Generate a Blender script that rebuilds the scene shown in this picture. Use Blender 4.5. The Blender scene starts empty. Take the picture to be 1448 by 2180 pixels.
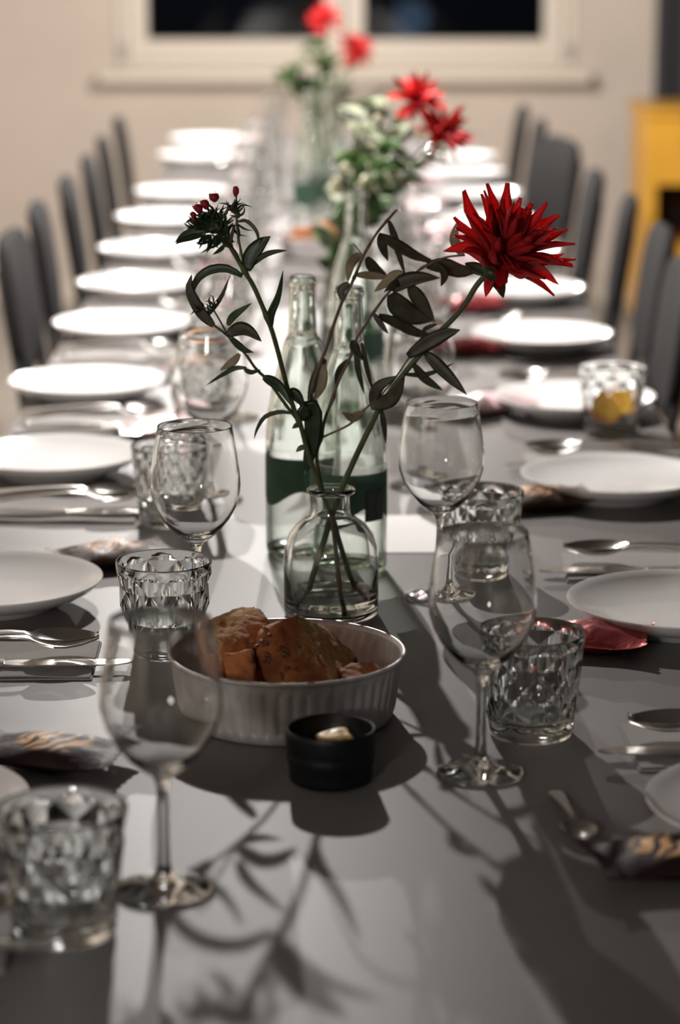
import bpy, bmesh, math, random
from mathutils import Vector, Matrix, noise
random.seed(7)
R = math.radians
sc = bpy.context.scene
C = sc.collection

# ------------------------------------------------------------------ camera
IW, IH, F = 1448.0, 2180.0, 5600.0
CAMZ, TZ = 1.417, 0.73                      # lens height and table-top height above the floor
PITCH = math.atan(1305.0 / F)
YAW = math.atan(41.0 * math.cos(PITCH) / F)
cam = bpy.data.cameras.new('camera')
camo = bpy.data.objects.new('camera', cam); C.objects.link(camo)
camo.location = (0, 0, CAMZ)
camo.rotation_euler = (math.pi / 2 - PITCH, 0, -YAW)
cam.sensor_fit = 'VERTICAL'; cam.sensor_height = 36.0; cam.sensor_width = 36.0 * IW / IH
cam.lens = F / IH * 36.0
cam.clip_start = 0.05; cam.clip_end = 100
cam.dof.use_dof = True
cam.dof.focus_distance = 2.40
cam.dof.aperture_fstop = 4.0
sc.camera = camo
CR = camo.rotation_euler.to_matrix()

# ------------------------------------------------------------------ world and exposure
w = bpy.data.worlds.new('night'); sc.world = w; w.use_nodes = True
w.node_tree.nodes['Background'].inputs[0].default_value = (0.010, 0.016, 0.030, 1)
w.node_tree.nodes['Background'].inputs[1].default_value = 0.10
sc.view_settings.view_transform = 'Standard'; sc.view_settings.look = 'None'
sc.view_settings.gamma = 1.0; sc.view_settings.use_curve_mapping = False
sc.view_settings.exposure = 0.04
cy = sc.cycles
cy.use_denoising = True
cy.max_bounces = 14; cy.transmission_bounces = 12; cy.glossy_bounces = 6; cy.diffuse_bounces = 4
cy.transparent_max_bounces = 48
cy.sample_clamp_indirect = 30.0; cy.blur_glossy = 0.6
cy.caustics_refractive = True; cy.caustics_reflective = True

# the pendant bulbs over the table and one added fill lamp behind the camera; their lights stay in the lamp builders
PENDANTS = [(-0.15, 3.95, 0.98, 0.90), (-0.36, 5.70, 0.95, 0.95), (0.06, 7.40, 0.84, 1.05)]     # x, y, height over the table, brightness
BULB_WATTS = 108.0
FILL_STRENGTH = 110.0
BULB_COLOR = (1.0, 0.95, 0.91)

# ------------------------------------------------------------------ helpers: pixels of the 1448x2180 frame to points in the room
def ray(px, py):
    return (CR @ Vector(((px - IW / 2) / F, (IH / 2 - py) / F, -1.0)))
def T(px, py, h=0.0):                       # on a level plane h above the table top
    d = ray(px, py); t = (TZ + h - CAMZ) / d.z
    return Vector((0, 0, CAMZ)) + d * t
def Q(px, py, Y):                           # on the upright plane at distance Y
    d = ray(px, py); return Vector((0, 0, CAMZ)) + d * (Y / d.y)

# ------------------------------------------------------------------ helpers: materials
MATS = {}
def nodes(name):
    m = bpy.data.materials.new(name); m.use_nodes = True
    nt = m.node_tree; nt.nodes.clear()
    out = nt.nodes.new('ShaderNodeOutputMaterial')
    MATS[name] = m
    return m, nt, out
def mat(name, col, rough=0.5, metal=0.0, spec=0.5, var=0.0, scale=30.0, bump=0.0, bscale=None, col2=None, sss=0.0, coat=0.0, detail=4.0, trans=0.0):
    m, nt, out = nodes(name)
    b = nt.nodes.new('ShaderNodeBsdfPrincipled')
    b.inputs['Base Color'].default_value = (*col, 1); b.inputs['Roughness'].default_value = rough
    b.inputs['Metallic'].default_value = metal; b.inputs['Specular IOR Level'].default_value = spec
    b.inputs['Coat Weight'].default_value = coat
    tc = nt.nodes.new('ShaderNodeTexCoord')
    if var > 0 or col2:
        n = nt.nodes.new('ShaderNodeTexNoise'); n.inputs['Scale'].default_value = scale; n.inputs['Detail'].default_value = detail
        nt.links.new(tc.outputs['Object'], n.inputs['Vector'])
        r = nt.nodes.new('ShaderNodeValToRGB')
        c2 = col2 or tuple(min(1, c * (1 + var)) for c in col); c1 = col if col2 else tuple(c * (1 - var) for c in col)
        r.color_ramp.elements[0].position = 0.35; r.color_ramp.elements[1].position = 0.65
        r.color_ramp.elements[0].color = (*c1, 1); r.color_ramp.elements[1].color = (*c2, 1)
        nt.links.new(n.outputs['Fac'], r.inputs['Fac']); nt.links.new(r.outputs['Color'], b.inputs['Base Color'])
    if bump > 0:
        n2 = nt.nodes.new('ShaderNodeTexNoise'); n2.inputs['Scale'].default_value = bscale or scale * 3; n2.inputs['Detail'].default_value = 5
        nt.links.new(tc.outputs['Object'], n2.inputs['Vector'])
        bp = nt.nodes.new('ShaderNodeBump'); bp.inputs['Strength'].default_value = bump; bp.inputs['Distance'].default_value = 0.003
        nt.links.new(n2.outputs['Fac'], bp.inputs['Height']); nt.links.new(bp.outputs['Normal'], b.inputs['Normal'])
    last = b.outputs[0]
    if trans > 0:                           # light passes a thin leaf or petal
        t = nt.nodes.new('ShaderNodeBsdfTranslucent'); t.inputs['Color'].default_value = (*[min(1, c * 1.6) for c in col], 1)
        mx = nt.nodes.new('ShaderNodeMixShader'); mx.inputs[0].default_value = trans
        nt.links.new(b.outputs[0], mx.inputs[1]); nt.links.new(t.outputs[0], mx.inputs[2]); last = mx.outputs[0]
    nt.links.new(last, out.inputs['Surface'])
    return m
def thin_glass(name, tint=(0.985, 0.985, 0.985), edge=(0.62, 0.64, 0.63), refl=1.0, power=5.0, epow=3.0):
    m, nt, out = nodes(name)
    lw = nt.nodes.new('ShaderNodeLayerWeight'); lw.inputs['Blend'].default_value = 0.5
    p5 = nt.nodes.new('ShaderNodeMath'); p5.operation = 'POWER'; p5.inputs[1].default_value = power
    ml = nt.nodes.new('ShaderNodeMath'); ml.operation = 'MULTIPLY_ADD'; ml.inputs[1].default_value = 0.9 * refl; ml.inputs[2].default_value = 0.04 * refl
    p3 = nt.nodes.new('ShaderNodeMath'); p3.operation = 'POWER'; p3.inputs[1].default_value = epow
    cm = nt.nodes.new('ShaderNodeMix'); cm.data_type = 'RGBA'
    cm.inputs[6].default_value = (*tint, 1); cm.inputs[7].default_value = (*edge, 1)
    tr = nt.nodes.new('ShaderNodeBsdfTransparent'); gl = nt.nodes.new('ShaderNodeBsdfGlossy'); gl.inputs['Roughness'].default_value = 0.02
    mx = nt.nodes.new('ShaderNodeMixShader')
    L = nt.links.new
    L(lw.outputs['Facing'], p5.inputs[0]); L(p5.outputs[0], ml.inputs[0]); L(ml.outputs[0], mx.inputs[0])
    L(lw.outputs['Facing'], p3.inputs[0]); L(p3.outputs[0], cm.inputs[0]); L(cm.outputs[2], tr.inputs['Color'])
    L(tr.outputs[0], mx.inputs[1]); L(gl.outputs[0], mx.inputs[2]); L(mx.outputs[0], out.inputs['Surface'])
    return m
def solid_glass(name, col=(0.98, 0.985, 0.98), ior=1.48):
    m, nt, out = nodes(name)
    g = nt.nodes.new('ShaderNodeBsdfGlass'); g.inputs['Color'].default_value = (*col, 1); g.inputs['IOR'].default_value = ior; g.inputs['Roughness'].default_value = 0.0
    nt.links.new(g.outputs[0], out.inputs['Surface']); return m
def glow(name, col, strength):
    m, nt, out = nodes(name)
    e = nt.nodes.new('ShaderNodeEmission'); e.inputs[0].default_value = (*col, 1); e.inputs[1].default_value = strength
    nt.links.new(e.outputs[0], out.inputs['Surface']); return m

# ------------------------------------------------------------------ helpers: meshes and objects
def mesh(name, v, f, m=None, smooth=True, sharp=None):
    me = bpy.data.meshes.new(name); me.from_pydata([tuple(p) for p in v], [], f)
    if smooth:
        me.polygons.foreach_set('use_smooth', [True] * len(me.polygons))
        if sharp: me.set_sharp_from_angle(angle=R(sharp))
    if m is not None: me.materials.append(m)
    me.validate(); me.update()
    return me
def ob(name, me, parent=None, loc=None, rot=None, scale=None):
    o = bpy.data.objects.new(name, me); C.objects.link(o)
    if parent is not None: o.parent = parent
    if loc is not None: o.location = loc
    if rot is not None: o.rotation_euler = rot
    if scale is not None: o.scale = scale if hasattr(scale, '__len__') else (scale,) * 3
    return o
def tag(o, label, cat, group=None, kind=None):
    o['label'] = label; o['category'] = cat
    if group: o['group'] = group
    if kind: o['kind'] = kind
    return o
def thing(name, label, cat, loc=(0, 0, 0), rz=0.0, group=None):
    o = bpy.data.objects.new(name, None); C.objects.link(o); o.empty_display_size = 0.05
    o.location = loc; o.rotation_euler = (0, 0, rz)
    return tag(o, label, cat, group)
def structure(o, label=None):
    o['kind'] = 'structure'
    if label: o['label'] = label
    return o
def copy_thing(root, loc, rz, label, group=None, scale=None):
    r = root.copy(); C.objects.link(r); r.location = loc; r.rotation_euler = (0, 0, rz); r['label'] = label
    if group: r['group'] = group
    if scale: r.scale = (scale,) * 3
    for ch in list(root.children):
        c = ch.copy(); C.objects.link(c); c.parent = r
        for g in list(ch.children):
            d = g.copy(); C.objects.link(d); d.parent = c
    return r
def lathe(prof, n=48, fr=None):
    v, f, rings = [], [], []
    for r, z in prof:
        if r < 1e-6:
            rings.append([len(v)]); v.append((0, 0, z))
        else:
            rings.append(list(range(len(v), len(v) + n)))
            for k in range(n):
                a = 2 * math.pi * k / n; q = r if fr is None else fr(r, z, a)
                v.append((q * math.cos(a), q * math.sin(a), z))
    for A, B in zip(rings, rings[1:]):
        if len(A) == 1 and len(B) == 1: continue
        for k in range(n):
            k2 = (k + 1) % n
            if len(A) == 1: f.append((A[0], B[k2], B[k]))
            elif len(B) == 1: f.append((A[k], A[k2], B[0]))
            else: f.append((A[k], A[k2], B[k2], B[k]))
    return v, f
def flip(vf): return vf[0], [tuple(reversed(q)) for q in vf[1]]
def join(*parts):
    v, f = [], []
    for pv, pf in parts:
        b = len(v); v += list(pv); f += [tuple(i + b for i in q) for q in pf]
    return v, f
def box(x0, x1, y0, y1, z0, z1):
    v = [(x, y, z) for z in (z0, z1) for y in (y0, y1) for x in (x0, x1)]
    return v, [(0, 2, 3, 1), (4, 5, 7, 6), (0, 1, 5, 4), (2, 6, 7, 3), (0, 4, 6, 2), (1, 3, 7, 5)]
def bevel_mesh(name, vf, m, wdt, seg=2, smooth=False):
    bm = bmesh.new(); vs = [bm.verts.new(p) for p in vf[0]]
    for q in vf[1]:
        try: bm.faces.new([vs[i] for i in q])
        except ValueError: pass
    bmesh.ops.recalc_face_normals(bm, faces=bm.faces)
    bmesh.ops.bevel(bm, geom=bm.edges[:], offset=wdt, segments=seg, affect='EDGES', profile=0.6)
    me = bpy.data.meshes.new(name); bm.to_mesh(me); bm.free()
    me.materials.append(m); return me
def spline(pts, n):
    P = [Vector(p) for p in pts]
    if len(P) == 2: return [P[0].lerp(P[1], i / n) for i in range(n + 1)]
    P = [2 * P[0] - P[1]] + P + [2 * P[-1] - P[-2]]
    out = []; segs = len(P) - 3
    for i in range(n + 1):
        u = i / n * segs; k = min(int(u), segs - 1); t = u - k
        a, b, c, d = P[k:k + 4]
        out.append(0.5 * ((2 * b) + (c - a) * t + (2 * a - 5 * b + 4 * c - d) * t * t + (3 * b - a - 3 * c + d) * t ** 3))
    return out
def tube(pts, rad, n=8, cap=True):
    pts = [Vector(p) for p in pts]; v, f = [], []
    up = None
    for i, p in enumerate(pts):
        t = (pts[min(i + 1, len(pts) - 1)] - pts[max(i - 1, 0)]).normalized()
        if up is None:
            up = Vector((0, 0, 1)) if abs(t.z) < 0.9 else Vector((1, 0, 0))
        a = t.cross(up).normalized(); up = a.cross(t).normalized()
        r = rad(i / (len(pts) - 1)) if callable(rad) else rad
        for k in range(n):
            g = 2 * math.pi * k / n; v.append(p + a * (math.cos(g) * r) + up * (math.sin(g) * r))
    for i in range(len(pts) - 1):
        for k in range(n):
            k2 = (k + 1) % n; f.append((i * n + k, i * n + k2, (i + 1) * n + k2, (i + 1) * n + k))
    if cap:
        f.append(tuple(reversed(range(n)))); e = (len(pts) - 1) * n; f.append(tuple(e + k for k in range(n)))
    return v, f
def ordinal(k):
    return ['first', 'second', 'third', 'fourth', 'fifth', 'sixth', 'seventh', 'eighth', 'ninth', 'tenth', 'eleventh', 'twelfth'][k]

# ------------------------------------------------------------------ materials
M_wall = mat('wall_paint', (0.60, 0.515, 0.435), 0.85, spec=0.2, var=0.03, scale=4, bump=0.05, bscale=200)
M_floor = mat('floor_lino', (0.36, 0.325, 0.285), 0.4, var=0.10, scale=6)
M_ceil = mat('ceiling_paint', (0.16, 0.15, 0.145), 0.9, spec=0.1)
M_frame = mat('window_lacquer', (0.68, 0.60, 0.50), 0.45)
M_door = mat('charcoal_paint', (0.035, 0.034, 0.037), 0.6, var=0.1, scale=5)
M_table = mat('table_laminate', (0.172, 0.159, 0.154), 0.48, spec=0.09, var=0.05, scale=900, detail=2)
M_metal = mat('dark_steel', (0.10, 0.10, 0.105), 0.4, metal=0.8)
M_chair = mat('chair_fabric', (0.017, 0.0155, 0.0155), 0.9, spec=0.2, var=0.2, scale=300)
M_yellow = mat('yellow_lacquer', (0.72, 0.36, 0.035), 0.4, var=0.06, scale=5)
M_dark = mat('dark_inside', (0.03, 0.022, 0.018), 0.8)
M_plate = mat('white_glaze', (0.88, 0.87, 0.86), 0.16, spec=0.5, coat=0.3)
M_napkin = mat('grey_paper_napkin', (0.30, 0.285, 0.275), 0.9, spec=0.1, bump=0.15, bscale=500)
M_steel = mat('cutlery_steel', (0.62, 0.60, 0.57), 0.22, metal=1.0, bump=0.02, bscale=300)
M_paper = mat('white_paper', (0.85, 0.84, 0.82), 0.8, spec=0.1)
M_tin = mat('dull_aluminium', (0.56, 0.535, 0.52), 0.48, metal=0.4, var=0.12, scale=60, bump=0.05, bscale=250)
M_black = mat('black_stoneware', (0.0055, 0.006, 0.007), 0.45, spec=0.3, var=0.3, scale=80, bump=0.08, bscale=150)
M_butter = mat('butter', (0.78, 0.56, 0.24), 0.45, var=0.15, scale=70)
M_crust = mat('bread_crust', (0.42, 0.15, 0.052), 0.75, spec=0.25, col2=(0.24, 0.075, 0.026), scale=45, bump=0.7, bscale=160)
M_crumb = mat('bread_crumb', (0.56, 0.33, 0.16), 0.9, spec=0.15, col2=(0.36, 0.19, 0.085), scale=190, bump=1.0, bscale=320)
M_seed = mat('seed_brown', (0.16, 0.06, 0.022), 0.5, var=0.3, scale=200)
M_solid = solid_glass('solid_clear_glass')
M_tumbler = solid_glass('tumbler_glass', (0.97, 0.98, 0.975))
M_bottle = solid_glass('bottle_glass', (0.955, 0.982, 0.958))
M_bottlewall = thin_glass('bottle_wall_glass', (0.972, 0.985, 0.972), (0.22, 0.30, 0.24), power=3.5, epow=2.6)
M_bottlebase = solid_glass('bottle_base_glass', (0.80, 0.92, 0.82))
M_vase = solid_glass('vase_glass', (0.985, 0.99, 0.985))
M_water = solid_glass('water', (0.985, 0.99, 0.985), 1.33)
M_green = mat('label_green', (0.075, 0.15, 0.105), 0.55, var=0.15, scale=60, trans=0.35)
M_emblem = mat('label_ink', (0.012, 0.02, 0.022), 0.5)
M_field = mat('label_grey', (0.055, 0.075, 0.07), 0.6)
M_greenglass = thin_glass('green_bottle_glass', (0.16, 0.42, 0.26), (0.02, 0.06, 0.04))
M_cap = mat('black_cap', (0.012, 0.016, 0.016), 0.4)
M_stem = mat('green_stem', (0.055, 0.075, 0.022), 0.5, var=0.3, scale=60)
M_twig = mat('brown_twig', (0.115, 0.085, 0.062), 0.7, var=0.3, scale=120)
M_leaf = mat('dark_green_leaf', (0.022, 0.042, 0.016), 0.42, var=0.3, scale=80, trans=0.12)
M_leaf_fresh = mat('fresh_green_leaf', (0.05, 0.105, 0.025), 0.45, var=0.3, scale=80, trans=0.25)
M_olive = mat('olive_leaf_top', (0.050, 0.048, 0.030), 0.5, var=0.3, scale=90, trans=0.08)
M_olive_pale = mat('olive_leaf_underside', (0.30, 0.245, 0.165), 0.65, var=0.2, scale=90, trans=0.15)
M_petal = mat('crimson_petal', (0.56, 0.030, 0.034), 0.5, var=0.25, scale=50, trans=0.4)
M_petal_far = mat('scarlet_petal', (0.62, 0.022, 0.026), 0.55, var=0.25, scale=50, trans=0.25)
M_bud = mat('bud_red', (0.34, 0.014, 0.03), 0.55, var=0.25, scale=150, trans=0.2)
M_sage = mat('sage_leaf', (0.21, 0.23, 0.15), 0.6, var=0.3, scale=60, trans=0.25)
M_filler = mat('pale_blossom', (0.62, 0.60, 0.47), 0.7, var=0.15, scale=60, trans=0.3)
M_cord = mat('black_cord', (0.02, 0.02, 0.02), 0.6)
M_shade = mat('black_enamel', (0.03, 0.03, 0.032), 0.35)
M_fill_globe = glow('fill_globe', BULB_COLOR, FILL_STRENGTH)
M_pane = thin_glass('window_pane', (0.92, 0.94, 0.95), (0.4, 0.42, 0.45))
M_lemon = mat('orange_slice', (0.92, 0.50, 0.04), 0.4, col2=(0.92, 0.66, 0.10), scale=60, trans=0.45)
M_rind = mat('orange_rind', (0.80, 0.27, 0.015), 0.45, var=0.1, scale=120)

# ------------------------------------------------------------------ room
WY = 9.45                                   # far wall
LX, RX, BY, CZ = -2.1, 2.3, -4.5, 2.9
structure(ob('floor', mesh('floor', *box(LX, RX, BY, WY + 0.2, -0.1, 0), M_floor, False)))
structure(ob('ceiling', mesh('ceiling', *box(LX, RX, BY, WY + 0.2, CZ, CZ + 0.1), M_ceil, False)))
structure(ob('wall_left', mesh('wall_left', *box(LX - 0.1, LX, BY, WY + 0.2, 0, CZ), M_wall, False)))
structure(ob('wall_right', mesh('wall_right', *box(RX, RX + 0.1, BY, WY + 0.2, 0, CZ), M_door, False)))
structure(ob('wall_back', mesh('wall_back', *box(LX, RX, BY - 0.1, BY, 0, CZ), M_door, False)))
def WP(px, py, dy=0.0): return Q(px, py, WY + dy)
wx0, wx1 = WP(246, 100).x, WP(1228, 100).x          # window opening
wz0 = WP(700, 152).z; wz1 = wz0 + 1.32
dx0, dx1, dz1 = WP(1394, 100).x, WP(1394, 100).x + 0.86, 2.02
structure(ob('wall_far', mesh('wall_far', *join(
    box(LX, wx0, WY, WY + 0.2, 0, CZ), box(wx0, wx1, WY, WY + 0.2, 0, wz0), box(wx0, wx1, WY, WY + 0.2, wz1, CZ),
    box(wx1, dx0, WY, WY + 0.2, 0, CZ), box(dx0, dx1, WY, WY + 0.2, dz1, CZ), box(dx1, RX, WY, WY + 0.2, 0, CZ)), M_wall, False)))
structure(ob('baseboard_far', bevel_mesh('baseboard_far', box(LX, dx0 - 0.02, WY - 0.014, WY, 0, 0.07), M_frame, 0.004)))
# window: outer frame, two sashes, panes, sill
win = bpy.data.objects.new('window_1', None); C.objects.link(win); structure(win, 'wide two-sash window with cream frame and night behind it')
def wbox(name, px0, px1, z0, z1, y0, y1, m, parent, bv=0.008):
    return ob(name, bevel_mesh(name, box(WP(px0, 90).x, WP(px1, 90).x, WY + y0, WY + y1, z0, z1), m, bv), parent)
zg = WP(700, 84).z
wbox('frame_stile', 246, 272, wz0, wz1, 0.03, 0.14, M_frame, win)
wbox('frame_stile', 1202, 1228, wz0, wz1, 0.03, 0.14, M_frame, win)
wbox('frame_rail', 272, 1202, wz0, wz0 + 0.04, 0.03, 0.14, M_frame, win)
wbox('frame_rail', 272, 1202, wz1 - 0.04, wz1, 0.03, 0.14, M_frame, win)
for a, b, ga, gb in ((272, 732, 314, 690), (734, 1202, 776, 1158)):
    s = wbox('sash', a, ga, wz0 + 0.035, wz1 - 0.035, 0.01, 0.10, M_frame, win)
    wbox('sash_stile', gb, b, wz0 + 0.035, wz1 - 0.035, 0.01, 0.10, M_frame, s)
    wbox('sash_rail', ga - 2, gb + 2, wz0 + 0.035, zg, 0.012, 0.098, M_frame, s)
    wbox('sash_rail', ga - 2, gb + 2, wz1 - 0.12, wz1 - 0.035, 0.012, 0.098, M_frame, s)
    wbox('pane', ga - 3, gb + 3, zg - 0.01, wz1 - 0.11, 0.045, 0.053, M_pane, s, 0.001)
for px in (262, 1211):
    c = WP(px, 112)
    ob('hinge', mesh('hinge', *lathe([(0, -0.03), (0.011, -0.03), (0.011, 0.03), (0, 0.03)], 16), M_tin, True, 40), win, (c.x, WY + 0.012, c.z))
structure(ob('trim_1', bevel_mesh('window_sill', box(WP(214, 180).x, WP(1254, 180).x, WY - 0.11, WY + 0.03, WP(700, 178, -0.11).z, wz0 + 0.004), M_frame, 0.008)), 'cream window sill board under the dark window')
# door; added lamp outside stands in for a bluish glow in the pane
door = bpy.data.objects.new('door_1', None); C.objects.link(door); structure(door, 'charcoal door beside the window wall')
ob('leaf_panel', bevel_mesh('leaf_panel', box(dx0 + 0.05, dx1 - 0.05, WY + 0.05, WY + 0.09, 0.005, dz1 - 0.05), M_door, 0.004), door)
ob('door_jamb', bevel_mesh('door_jamb', box(dx0, dx0 + 0.05, WY - 0.004, WY + 0.1, 0, dz1), M_door, 0.004), door)
ob('door_jamb', bevel_mesh('door_jamb', box(dx1 - 0.05, dx1, WY - 0.004, WY + 0.1, 0, dz1), M_door, 0.004), door)
ob('door_head', bevel_mesh('door_head', box(dx0 + 0.05, dx1 - 0.05, WY - 0.004, WY + 0.1, dz1 - 0.05, dz1), M_door, 0.004), door)
ob('door_handle', mesh('door_handle', *tube([(dx1 - 0.10, WY + 0.05, 1.04), (dx1 - 0.10, WY + 0.0, 1.04), (dx1 - 0.22, WY - 0.002, 1.04)], 0.008), M_steel), door)
sl = thing('glow_lamp', 'added faint lamp outside, standing in for a bluish glow in the window', 'added lamp', (Q(876, 62, 24).x, 24, -2.0))
lz = Q(876, 62, 24).z + 2.0
ob('post', mesh('glow_lamp_post', *tube([(0, 0, 0), (0, 0, lz - 0.2)], 0.05), M_metal), sl)
ob('lantern', mesh('lantern', *lathe([(0, lz - 0.2), (0.10, lz - 0.2), (0.16, lz + 0.16), (0.05, lz + 0.26), (0, lz + 0.27)], 16), glow('pane_glow', (0.35, 0.55, 0.85), 0.10)), sl)

# ------------------------------------------------------------------ table
TX0, TX1, TY0, TY1 = -0.415, 0.462, 1.15, 7.95
tb = thing('dining_table', 'very long dark grey dining table set for many guests', 'table', (0, 0, 0))
ob('table_top', bevel_mesh('table_top', box(TX0, TX1, TY0, TY1, TZ - 0.028, TZ), M_table, 0.003), tb)
for y in (TY0 + 0.08, 4.5, TY1 - 0.08):
    for x in (TX0 + 0.07, TX1 - 0.07):
        ob('leg', bevel_mesh('table_leg', box(x - 0.025, x + 0.025, y - 0.025, y + 0.025, 0, TZ - 0.028), M_metal, 0.003), tb)
for x in (TX0 + 0.07, TX1 - 0.07):
    ob('apron', bevel_mesh('table_apron', box(x - 0.012, x + 0.012, TY0 + 0.11, TY1 - 0.11, TZ - 0.09, TZ - 0.0285), M_metal, 0.002), tb)

# ------------------------------------------------------------------ pendants above the frame
def pendant(x, y, h, watt, label):
    p = thing('pendant_lamp', label, 'lamp', (x, y, TZ + h), 0, 'pendant lamps over the table')
    li = bpy.data.lights.new('halogen_bulb', 'POINT'); li.energy = BULB_WATTS * watt; li.color = BULB_COLOR; li.shadow_soft_size = 0.009
    ob('bulb_light', li, p)
    ob('socket', mesh('socket', *lathe([(0, 0.014), (0.012, 0.016), (0.019, 0.035), (0.019, 0.1), (0.008, 0.112), (0, 0.112)], 20), M_cord, True, 40), p)
    ob('shade', mesh('shade', *lathe([(0.02, 0.095), (0.03, 0.09), (0.10, 0.062), (0.17, 0.046), (0.172, 0.048), (0.102, 0.066), (0.032, 0.094), (0.02, 0.099), (0.02, 0.095)], 40), M_shade, True, 40), p)
    top = CZ - (TZ + h)
    ob('cord', mesh('cord', *tube([(0, 0, 0.11), (0, 0, top - 0.02)], 0.003), M_cord), p)
    ob('ceiling_rose', mesh('ceiling_rose', *lathe([(0.004, top - 0.03), (0.04, top - 0.02), (0.05, top), (0, top)], 24), M_cord, True, 40), p)
for i, (x, y, h, watt) in enumerate(PENDANTS):
    pendant(x, y, h, watt, ['black pendant lamp with bare bulb hanging over the red dahlia vase', 'black pendant lamp with bare bulb over the middle of the table', 'black pendant lamp with bare bulb over the window end of the table'][i])
gl = thing('fill_lamp', 'added fill lamp with frosted globe, unseen behind the camera', 'lamp', (-0.95, -1.2, 0))  # added out of view to brighten the fronts of tin, bread and flowers
ob('globe', mesh('globe', *lathe([(0.0001 + 0.15 * math.sin(k * math.pi / 16), 1.62 - 0.15 * math.cos(k * math.pi / 16)) for k in range(17)], 32), M_fill_globe), gl)
ob('pole', mesh('pole', *tube([(0, 0, 0.02), (0, 0, 1.475)], 0.011), M_shade), gl)
ob('base', mesh('lamp_base', *lathe([(0, 0), (0.14, 0), (0.14, 0.015), (0.02, 0.024), (0, 0.024)], 32), M_shade, True, 40), gl)

# ------------------------------------------------------------------ tableware kinds (mesh data shared by every copy)
# plate: 22 cm coupe plate on a foot ring
ME_plate = mesh('plate', *lathe([(0, 0.006), (0.058, 0.006), (0.060, 0.0), (0.065, 0.0), (0.068, 0.005), (0.090, 0.012), (0.104, 0.020), (0.1095, 0.0255),
    (0.1105, 0.0268), (0.1100, 0.0280), (0.1085, 0.0278), (0.102, 0.0235), (0.088, 0.0165), (0.066, 0.0115), (0.04, 0.0105), (0, 0.0105)], 72), M_plate, True, 60)
# wine glass: foot and stem share one closed surface, the bowl is blown thin
FOOT = [(0, 0.0), (0.0335, 0.0), (0.0355, 0.0008), (0.0360, 0.0016), (0.0350, 0.0026), (0.026, 0.0042), (0.014, 0.0070), (0.0075, 0.0115), (0.0050, 0.018)]
STEM = [(0.0050, 0.018), (0.0042, 0.030), (0.0040, 0.050), (0.0041, 0.070), (0.0048, 0.079), (0.0068, 0.0848), (0.0085, 0.0868)]
BOWL_O = [(0.0085, 0.0868), (0.0150, 0.0912), (0.0240, 0.0993), (0.0325, 0.1100), (0.0390, 0.1220), (0.0425, 0.1340), (0.0431, 0.1440), (0.0423, 0.1560), (0.0402, 0.1720), (0.0376, 0.1880), (0.0358, 0.1995)]
BOWL_I = [(0.0350, 0.1995), (0.0368, 0.1878), (0.0394, 0.1718), (0.0414, 0.1560), (0.0422, 0.1440), (0.0416, 0.1344), (0.0381, 0.1228), (0.0316, 0.1114), (0.0230, 0.1014), (0.0140, 0.0952), (0.006, 0.0930), (0, 0.0925)]
ME_foot = mesh('glass_foot', *lathe(FOOT, 48), M_solid)
ME_stem = mesh('glass_stem', *lathe(STEM, 32), M_solid)
ME_bowl = mesh('glass_bowl', *lathe(BOWL_O + [(0.0357, 0.2002), (0.0354, 0.2004), (0.0351, 0.2002)] + BOWL_I, 72), M_solid)
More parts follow.
